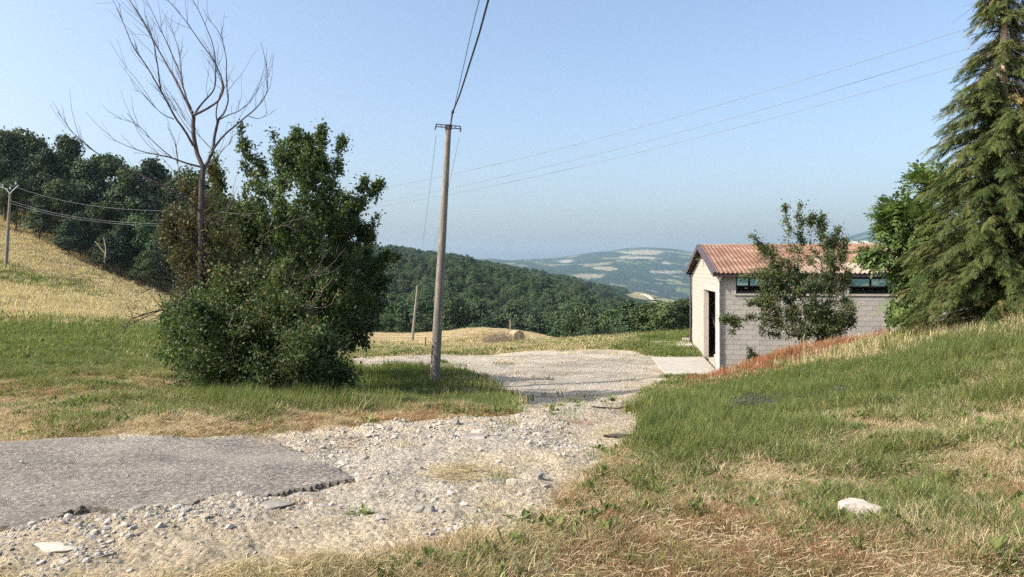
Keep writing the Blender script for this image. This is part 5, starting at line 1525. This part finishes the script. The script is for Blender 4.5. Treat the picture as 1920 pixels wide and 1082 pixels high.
# hay bale
def bale():
    x, y, _ = PX(968, 642, 66); z = float(H(x, y)[0])
    e = empty('hay_bale', (x, y, z), 0, 'round hay bale lying in the cut field behind the yard', 'bale')
    rng = np.random.RandomState(5)
    nA, nL = 40, 8; R0, L0 = .70, 1.2
    a = np.arange(nA) * 2 * PI / nA
    mb = MB(); V_ = []
    for j in range(nL + 1):
        rr_ = R0 * (1 + rng.uniform(-.02, .02, nA)) * (.95 if j in (0, nL) else 1)
        V_ += [(L0 * (j / nL - .5), rr_[i] * math.cos(a[i]), R0 * .97 + rr_[i] * math.sin(a[i]) * .97) for i in range(nA)]
    mb.add(V_, [(j * nA + i, (j + 1) * nA + i, (j + 1) * nA + (i + 1) % nA, j * nA + (i + 1) % nA) for j in range(nL) for i in range(nA)])
    m, nt, b = mat('hay', 0.95, 0.1)
    c = ramp(nt, noise(nt, 14, 7, .8, geo_pos(nt, (1, 6, 6), True)), [(.3, (.25, .185, .1)), (.7, (.5, .4, .24))]); nt.links.new(c, b.inputs['Base Color'])
    bump(nt, b, noise(nt, 20, 6, .8, geo_pos(nt, (1, 5, 5), True)), 1, .03); M['hay'] = m
    mb.build('wrap', m, e)
    for s in (-1, 1):
        f = MB(); rings = 9
        V_ = [(s * (L0 / 2 + .02), 0, R0 * .97)]
        for k in range(1, rings + 1):
            rk = R0 * .95 * k / rings
            V_ += [(s * (L0 / 2 + .035 * (k % 2) - .03 * (k == rings)), rk * math.cos(q), R0 * .97 + rk * math.sin(q)) for q in a]
        F_ = [(0, 1 + i, 1 + (i + 1) % nA) for i in range(nA)]
        f.add(V_, F_); f.add(V_, [(1 + (k - 1) * nA + i, 1 + k * nA + i, 1 + k * nA + (i + 1) % nA, 1 + (k - 1) * nA + (i + 1) % nA) for k in range(1, rings) for i in range(nA)])
        f.build('end_face', m, e)
    e.rotation_euler = (0, 0, math.radians(-62)); e.scale = (.86, .86, .86)
bale()

# single stones that can be told apart
def rock(px, py, w_, h_, mt, label, seedn, d_=None, group=None, sink=.25, name='rock', rot=0.0, slab=False):
    rng = np.random.RandomState(seedn)
    import bmesh
    x, y = hit(px, py); z = gz_at(x, y)
    bm = bmesh.new(); bmesh.ops.create_icosphere(bm, subdivisions=3, radius=1)
    pl = [(Vector(rng.normal(size=3)).normalized(), rng.uniform(.5, .85)) for _ in range(11)] + [(Vector((0, 0, 1)), .55)]
    for v in bm.verts:
        for nrm, dd in pl:
            s = v.co.dot(nrm) - dd
            if s > 0: v.co -= nrm * s
        v.co += Vector(rng.normal(size=3)) * .012
        v.co.x *= w_ / 2 * 1.25; v.co.y *= (d_ or w_ * .7) / 2 * 1.25; v.co.z *= h_ * .95
    me = bpy.data.meshes.new(name); bm.to_mesh(me); bm.free(); me.materials.append(M[mt])
    o = bpy.data.objects.new(name, me); COL.objects.link(o); o.location = (x, y, z + h_ * (.5 - sink)); o.rotation_euler = (0, 0, rot)
    tag(o, label, 'rock', group); return o
rock(1613, 978, .27, .16, 'stone_white', 'large whitish angular rock on the dry grass at lower right', 1, d_=.2, rot=.2)
rock(1453, 942, .11, .06, 'stone_grey', 'grey stone left of the whitish rock in the dry grass', 2)
rock(1397, 864, .11, .05, 'stone_white', 'pale stone half hidden at the edge of the green grass', 3)
rock(1502, 1012, .12, .03, 'stone_grey', 'flat grey stone in the grass below the whitish rock', 4, sink=.4)
rock(961, 912, .075, .06, 'stone_white', 'pale angular stone standing out in the middle of the gravel', 5)
rock(853, 800, .11, .07, 'stone_grey', 'rounded grey stone at the grassy edge of the gravel near the pole', 6)
rock(896, 812, .16, .05, 'stone_white', 'pale square stone in the rubble beside the puddle hole', 7)
rock(893, 830, .26, .05, 'stone_grey', 'dark bluish stone slab in the rubble of the track', 8, d_=.2)
rock(788, 970, .07, .045, 'stone_grey', 'left one of two grey stones at the front of the gravel', 9)
rock(803, 969, .10, .045, 'stone_grey', 'right one of two grey stones at the front of the gravel', 10)
rock(1010, 900, .09, .06, 'stone_grey', 'dark stone right of the pale angular stone in the gravel', 11)
rock(1125, 870, .12, .03, 'stone_white', 'flat white stone where the gravel meets the reddish grass', 12)
rock(520, 955, .2, .04, 'stone_grey', 'flat stone slab just below the broken asphalt edge', 13, d_=.15)
rock(262, 968, .09, .035, 'stone_grey', 'dark stone at the lower edge of the asphalt at left', 14)
rock(100, 1035, .22, .03, 'stone_white', 'flat pale stone in the rubble at lower left', 15, sink=.4)
rock(1160, 820, .34, .045, 'bark', 'strip of dark crumbly clods at the right gravel edge', 16, d_=.08)
rock(128, 648, .28, .12, 'pale_bark', 'pale chunk of broken wood lying on the green meadow', 17, d_=.15)
# heap of dry straw on the gravel
rng = np.random.RandomState(95); sw_ = MB()
cx, cy = hit(868, 893)
for k in range(500):
    a_ = rng.uniform(0, 2 * PI); rr_ = rng.normal() * .12
    x, y = cx + rng.normal() * .13, cy + rng.normal() * .12; z = gz_at(x, y) if k % 10 == 0 else z
    L = rng.uniform(.05, .16); zz_ = z + rng.uniform(.01, .05)
    sw_.tubes([(x, y, zz_)], [(x + math.cos(a_) * L, y + math.sin(a_) * L, zz_ + rng.uniform(-.01, .02))], .0018, .0014, 3)
o = sw_.build('straw_heap', M['grass_straw']); tag(o, 'little heap of yellow straw on the gravel track', 'straw')
# thin dark strip across the track by the bank
sx, sy = hit(1110, 770); ex, ey = hit(1200, 762)
s_ = MB(); s_.path([(sx, sy, gz_at(sx, sy) + .015), ((sx + ex) / 2, (sy + ey) / 2, gz_at((sx + ex) / 2, (sy + ey) / 2) + .03), (ex, ey, gz_at(ex, ey) + .03)], .014, 5)
o = s_.build('dark_strip', M['dead_bark']); tag(o, 'long thin dark strip across the gravel towards the grass bank', 'stick')

# ------------------------------------------------------------------ woods
def crown_mesh(rng, nm, h, r, kind, nleaf, size):
    """a crown of leaf clumps on limbs; the origin is at the ground"""
    mb = MB(); C_ = []; T_ = []; N_ = []
    if kind == 'pine':
        k = 9
        for i in range(k):
            z = h * (.32 + .68 * (i + .5) / k); rr_ = r * (1.0 - .75 * (i / k) ** 1.5) 
            nb = rng.randint(4, 7); a0 = rng.uniform(0, 6)
            for j in range(nb):
                a_ = a0 + j * 2 * PI / nb + rng.normal() * .3; L = rr_ * rng.uniform(.55, 1.15)
                n = nleaf // (k * 5)
                c = np.array([math.cos(a_) * L * .62, math.sin(a_) * L * .62, z + rng.normal() * .3])
                q = rng.normal(size=(n, 3)) * [L * .26, L * .26, .28]; C_.append(c + q); T_.append(np.full(n, rng.uniform(.2, .8)))
                N_.append(q / [L * .26, L * .26, .28] * .4 + [math.cos(a_) * .5, math.sin(a_) * .5, .5])
    else:
        k = 26 if kind == 'oak' else 20
        for i in range(k):
            v = rng.normal(size=3); v /= np.linalg.norm(v); v[2] = v[2] if v[2] > -.2 or rng.uniform() < .5 else -v[2]
            c = np.array([0, 0, h * .54]) + v * [r * .72, r * .72, h * .40]
            n = nleaf // k; q = rng.normal(size=(n, 3)); q /= np.linalg.norm(q, axis=1, keepdims=True)
            cr = rng.uniform(.3, .5) * r; N_.append(q + v * .5)
            C_.append(c + q * cr * rng.uniform(.55, 1.05, (n, 1)) * [1, 1, .8]); T_.append(np.full(n, rng.uniform(.15, .85)))
    C_ = np.concatenate(C_); T_ = np.concatenate(T_)
    lm = leaf_mesh(rng, C_, size, tint=T_, aspect=.8, sag=.0, up=.2, nrm=np.concatenate(N_))
    return lm.build(nm, M['pine_leaf' if kind == 'pine' else 'forest_leaf'], link=False).data
def trunk_mesh(rng, h, r):
    mb = MB(); mb.path([(rng.normal() * .1, rng.normal() * .1, -.8), (rng.normal() * .15, rng.normal() * .15, h * .4), (rng.normal() * .3, rng.normal() * .3, h * .85)], [r, r * .7, r * .2], 6)
    for k in range(7):
        z = h * rng.uniform(.3, .75); a_ = rng.uniform(0, 6.28); L = rng.uniform(.8, 2.0)
        mb.path([(0, 0, z), (math.cos(a_) * L, math.sin(a_) * L, z + L * .5)], [r * .35, r * .1], 4)
    return mb.build('trunk', M['bark'], link=False).data
rng = np.random.RandomState(101)
big = [(crown_mesh(rng, 'crown', 10.5, 3.0, 'pine' if i % 2 == 0 else 'oak', 7500, .30), trunk_mesh(rng, 10.5, .17), 'pine' if i % 2 == 0 else 'oak') for i in range(6)]
def tree_at(x, y, v, s, label, group, zoff=0.0, sz=None):
    z = float(H(x, y)[0]) - .3 + zoff
    kind = v[2] if len(v) > 2 else 'oak'
    e = empty('pine_tree' if kind == 'pine' else 'oak_tree', (x, y, z), rng.uniform(0, 6.28), label, 'tree', group)
    shared('crown', v[0], e, scale=(s, s, (sz or s))); shared('trunk', v[1], e, scale=(s, s, (sz or s)))
    return e
# edge of the wood above the golden slope: (column, top row, distance)
edge = [(-60, 235, 96), (10, 250, 92), (45, 238, 98), (85, 285, 90), (128, 258, 96), (165, 300, 90), (205, 292, 95), (245, 318, 88), (285, 306, 96), (325, 345, 90), (350, 322, 100), (390, 360, 95), (430, 380, 100), (470, 400, 104),
        (30, 330, 86), (75, 370, 84), (115, 340, 86), (150, 400, 83), (190, 380, 85), (225, 420, 82), (262, 400, 84), (300, 430, 82), (335, 420, 84), (370, 450, 84), (410, 460, 88), (455, 470, 92), (500, 455, 100),
        (540, 465, 105), (580, 470, 110), (620, 480, 112), (655, 500, 115), (690, 520, 118), (-120, 260, 95), (-190, 250, 95), (-20, 300, 86), (520, 500, 92), (570, 520, 98), (610, 540, 105), (660, 560, 118), (700, 580, 128), (725, 590, 132), (130, 430, 80.5), (280, 470, 80), (345, 500, 80), (400, 520, 84), (200, 470, 81)]
LE = {1: 'leftmost pine whose crown tops the dark wood on the slope', 4: 'pointed pine standing above the wood behind the long bare twig', 8: 'dark pine behind the dead tree on the wood skyline', 16: 'tree at the wood edge just right of the slope pole'}
ORD = 'first second third fourth fifth sixth seventh eighth ninth tenth eleventh twelfth thirteenth fourteenth fifteenth sixteenth seventeenth eighteenth nineteenth twentieth'.split()
sky_row = sorted([i for i, e_ in enumerate(edge) if 0 <= e_[0] < 480 and e_[2] >= 88 and i not in LE])
sky_row.sort(key=lambda i: edge[i][0])
low_row = [i for i, e_ in enumerate(edge) if 0 <= e_[0] < 480 and e_[2] < 88 and i not in LE]; low_row.sort(key=lambda i: edge[i][0])
for k_, i_ in enumerate(sky_row): LE[i_] = '%s dark tree from the left along the skyline row of the left wood' % ORD[k_]
for k_, i_ in enumerate(low_row): LE[i_] = '%s tree from the left in the front row of the wood above the slope' % ORD[k_]
PINES = (1, 4, 8)
for i, (px, pt, Yq) in enumerate(edge):
    x, y, _ = PX(px, 0, Yq); zg = float(H(x, y)[0]); zt = EYE + (HOR - pt) / F * Yq
    hneed = max(4.5, zt - zg + .3); s = hneed / 10.5
    v = big[(i * 2) % 6 if i in PINES else (i * 5 + 1) % 6]
    ss = min(max(s, .6), 1.35)
    tree_at(x, y, v, ss, LE.get(i, 'dark tree in the dense wood bordering the golden slope' if px < 480 else 'dark tree of the wood behind the thicket, below the ridge'), 'trees of the wood on the left', sz=s)
# white dead stems in the wood edge
for k, (pa, pb) in enumerate([((198, 470), (194, 445)), ((196, 480), (178, 452))]):
    w = MB(); w.path([PX(pa[0], pa[1] + 12, 79.5), PX(pa[0], pa[1] - 6, 79.5), PX(pb[0], pb[1], 79.5)], [.06, .05, .03], 6); o = w.build('dead_tree', M['pale_bark']); tag(o, ('upright' if k == 0 else 'slanting') + ' thin pale bare dead tree at the dark wood edge on the left', 'tree')

# the wooded hill across the valley
rng = np.random.RandomState(102)
mid = [(crown_mesh(rng, 'crown', 8.8, 3.0, 'oak' if i else 'pine', 2800, .46), trunk_mesh(rng, 8.5, .14)) for i in range(5)] 
mid_o = []
for v in mid:
    o = bpy.data.objects.new('wood_crown', v[0]); mid_o.append(o)
library('wood_crowns', mid_o)
cand = []
yy = 146.0
row = 0
while yy < 500:
    sp = 5.0 + yy * .004
    u0, u1 = (560 - 960) / F, (1420 - 960) / F
    xx = u0 * yy + rng.uniform(0, sp)
    while xx < u1 * yy:
        cand.append((xx + rng.normal() * sp * .25, yy + rng.normal() * sp * .25)); xx += sp
    yy += sp * .86
yy = 104.0
while yy < 230:
    xx = (-330 - 960) / F * yy
    while xx < (555 - 960) / F * yy:
        cand.append((xx + rng.normal() * 1.4, yy + rng.normal() * 1.4)); xx += 5.6
    yy += 5.0
cand = np.array(cand)
zc = H(cand[:, 0], cand[:, 1])
a_s, b_s = shed_ab(cand[:, 0], cand[:, 1])
top = HOR - (zc + 8.5 - EYE) / cand[:, 1] * F
pxs = 960 + F * cand[:, 0] / cand[:, 1]
vis = (pxs < 1320) & (pxs > 640) & (cand[:, 1] > 140)
order = np.argsort(np.where(vis, cand[:, 1], 1e6))
ind = order[:230]
rest = np.setdiff1d(np.arange(len(cand)), ind)
for j, i in enumerate(ind):
    v = (mid[j % 5][0], mid[j % 5][1], 'oak')
    s = rng.uniform(.75, 1.2); x, y = cand[i]
    e = empty('oak_tree', (x, y, float(zc[i]) - .3), rng.uniform(0, 6.28), 'round green tree in the front rows of the wooded hill beyond the field', 'tree', 'trees at the front of the wooded hill')
    shared('crown', v[0], e, scale=(s, s, s * rng.uniform(.85, 1.15))); shared('trunk', v[1], e, scale=(s, s, s))
n = len(rest); s = rng.uniform(.75, 1.2, n)
scatter('woodland', np.stack([cand[rest, 0], cand[rest, 1], zc[rest] - .3], 1), np.stack([np.zeros(n), np.zeros(n), rng.uniform(0, 6.28, n)], 1), np.stack([s, s, s * rng.uniform(.85, 1.15, n)], 1), rng.randint(0, 5, n), LIB['wood_crowns'])
# farther ridges, trees with open fields between
rng = np.random.RandomState(103)
n = 9000; r_ = np.sqrt(rng.uniform(620 ** 2, 1750 ** 2, n)); th = rng.uniform(math.atan((480 - 960) / F), math.atan((1480 - 960) / F), n)
x, y = r_ * np.sin(th), r_ * np.cos(th); z = H_far(x, y)
pp = 960 + F * x / y; qq = HOR - (z - EYE) / y * F
keep = np.ones(n, bool)
for (cx_, cy_, rx_, ry_, r0_, r1_) in [(985, 513, 28, 6, 800, 1300), (925, 501, 36, 4.5, 850, 1150), (870, 487, 14, 3.5, 850, 1100), (1208, 556, 38, 17, 1050, 2000), (1258, 573, 50, 15, 1050, 2000), (1290, 584, 32, 12, 1050, 2000)]:
    keep &= ~((((pp - cx_) / rx_) ** 2 + ((qq - cy_) / ry_) ** 2 < 1) & (r_ > r0_) & (r_ < r1_))
keep &= (fbm(x / 90, y / 90, 3, 66) > .36)
x, y, z, r_ = x[keep], y[keep], z[keep], r_[keep]; n = len(x); s = rng.uniform(.8, 1.35, n) * (1 - .25 * (r_ > 1100))
scatter('distant_woodland', np.stack([x, y, z - .5], 1), np.stack([np.zeros(n), np.zeros(n), rng.uniform(0, 6.28, n)], 1), np.stack([s, s, s], 1), rng.randint(0, 5, n), LIB['wood_crowns'])
# pale green bushes at the foot of the wood behind the field
rng = np.random.RandomState(104)
for k, (px, Yq, hh_) in enumerate([(850, 128, 3.0), (868, 127, 2.6), (890, 127, 3.2), (908, 128, 2.5), (925, 130, 2.8), (1180, 60, 3.2), (1215, 58, 3.0), (1245, 56, 2.8), (1275, 58, 3.0), (1150, 66, 3.0), (1110, 74, 3.2), (1300, 60, 3.0), (1072, 84, 3.0)]):
    x, y, _ = PX(px, 0, Yq); z = float(H(x, y)[0])
    v = mid[k % 5]; s = hh_ / 8.5
    e = empty('hedge_bush', (x, y, z - .5), rng.uniform(0, 6), '%s low bush from the left at the foot of the wood behind the cut field' % ORD[k] if k < 5 else '%s bush from the left behind the grassy verge beyond the yard' % ORD[[12, 10, 9, 5, 6, 7, 8, 11].index(k) if k in (12, 10, 9, 5, 6, 7, 8, 11) else 0], 'bush', 'bushes at the foot of the wood' if k < 5 else 'bushes behind the yard verge')
    shared('crown', v[0], e, scale=(s * 1.25, s * 1.25, s)); shared('trunk', v[1], e, scale=(s, s, s))
# far farmhouses
def house(px, py, Yq, w_, label, rr_=.4):
    x, y, z = PX(px, py, Yq)
    e = empty('farmhouse', (x, y, z - 2), rng.uniform(-.5, .5), label, 'house', 'houses on the far hills')
    b_ = MB(); b_.box((0, 0, 3), (w_, w_ * .7, 6)); b_.build('wall', M['block_pale'], e)
    r__ = MB(); hw = w_ * .55; hd = w_ * .4
    r__.add([(-hw, -hd, 6), (hw, -hd, 6), (hw, hd, 6), (-hw, hd, 6), (-hw, 0, 8), (hw, 0, 8)], [(0, 1, 5, 4), (2, 3, 4, 5)]); r__.add([(-hw, -hd, 6), (-hw, hd, 6), (-hw, 0, 8), (hw, -hd, 6), (hw, hd, 6), (hw, 0, 8)], [(0, 2, 1), (3, 4, 5)])
    r__.build('roof', M['roof'], e)

def far_hit(px, y0, y1, py):
    Y = np.linspace(y0, y1, 1500); x = (px - 960) / F * Y; g = H_far(x, Y); z = EYE - (py - HOR) / F * Y
    k = np.nonzero(z <= g)[0]; return Y[k[0]] if len(k) else y1
for px, py, w_, lb in [(742, 474, 9, 'small white farmhouse among trees on the left ridge'), (1235, 532, 34, 'white farm buildings low on the blue mountain slope'), (1205, 478, 26, 'pale farm high on the blue mountain'), (1618, 456, 30, 'left one of two pale village houses on the hill behind the shed roof'), (1632, 458, 34, 'right one of two pale village houses on the hill behind the shed roof')]:
    Yq = far_hit(px, 600 if px < 800 else 2600, 8000, py); house(px, py + 1, Yq, w_, lb)
# tyre-worn farm road across the mid clearing
pts = []
for px, py in [(1202, 542), (1196, 546), (1204, 552), (1214, 556), (1222, 563), (1245, 567)]:
    Yq = far_hit(px, 1150, 2200, py); pts.append((px, py, Yq))
P_ = np.array([[(p[0] - 960) / F * p[2], p[2], float(H_far((p[0] - 960) / F * p[2], p[2])) + 1.2] for p in pts])
mb = MB(); L_ = P_ + [-5, 4, 0]; R_ = P_ + [5, -4, 0]
mb.add(np.concatenate([L_, R_]), [(i, i + 6, i + 7, i + 1) for i in range(5)]); o = mb.build('farm_track', simple('farm_track', (.42, .37, .27), (.5, .45, .34), .1)); tag(o, kind='structure')

# ------------------------------------------------------------------ the air
hm = bpy.data.materials.new('haze'); hm.use_nodes = True
nt = hm.node_tree
for n_ in list(nt.nodes):
    if n_.type == 'BSDF_PRINCIPLED': nt.nodes.remove(n_)
pv = nt.nodes.new('ShaderNodeVolumePrincipled'); pv.inputs['Density'].default_value = HAZE; pv.inputs['Color'].default_value = (0.58, 0.79, 1.0, 1); pv.inputs['Anisotropy'].default_value = 0.25
nt.links.new(pv.outputs[0], nt.nodes['Material Output'].inputs['Volume'])
zlo = min(float(hz.min()), float(gz.min())) - 1.0; zhi = float(hz.max()) + 30
mb = MB(); mb.box((0, 4700, (zlo + zhi) / 2), (22000, 10600, zhi - zlo)); o = mb.build('haze', hm); tag(o, kind='stuff')
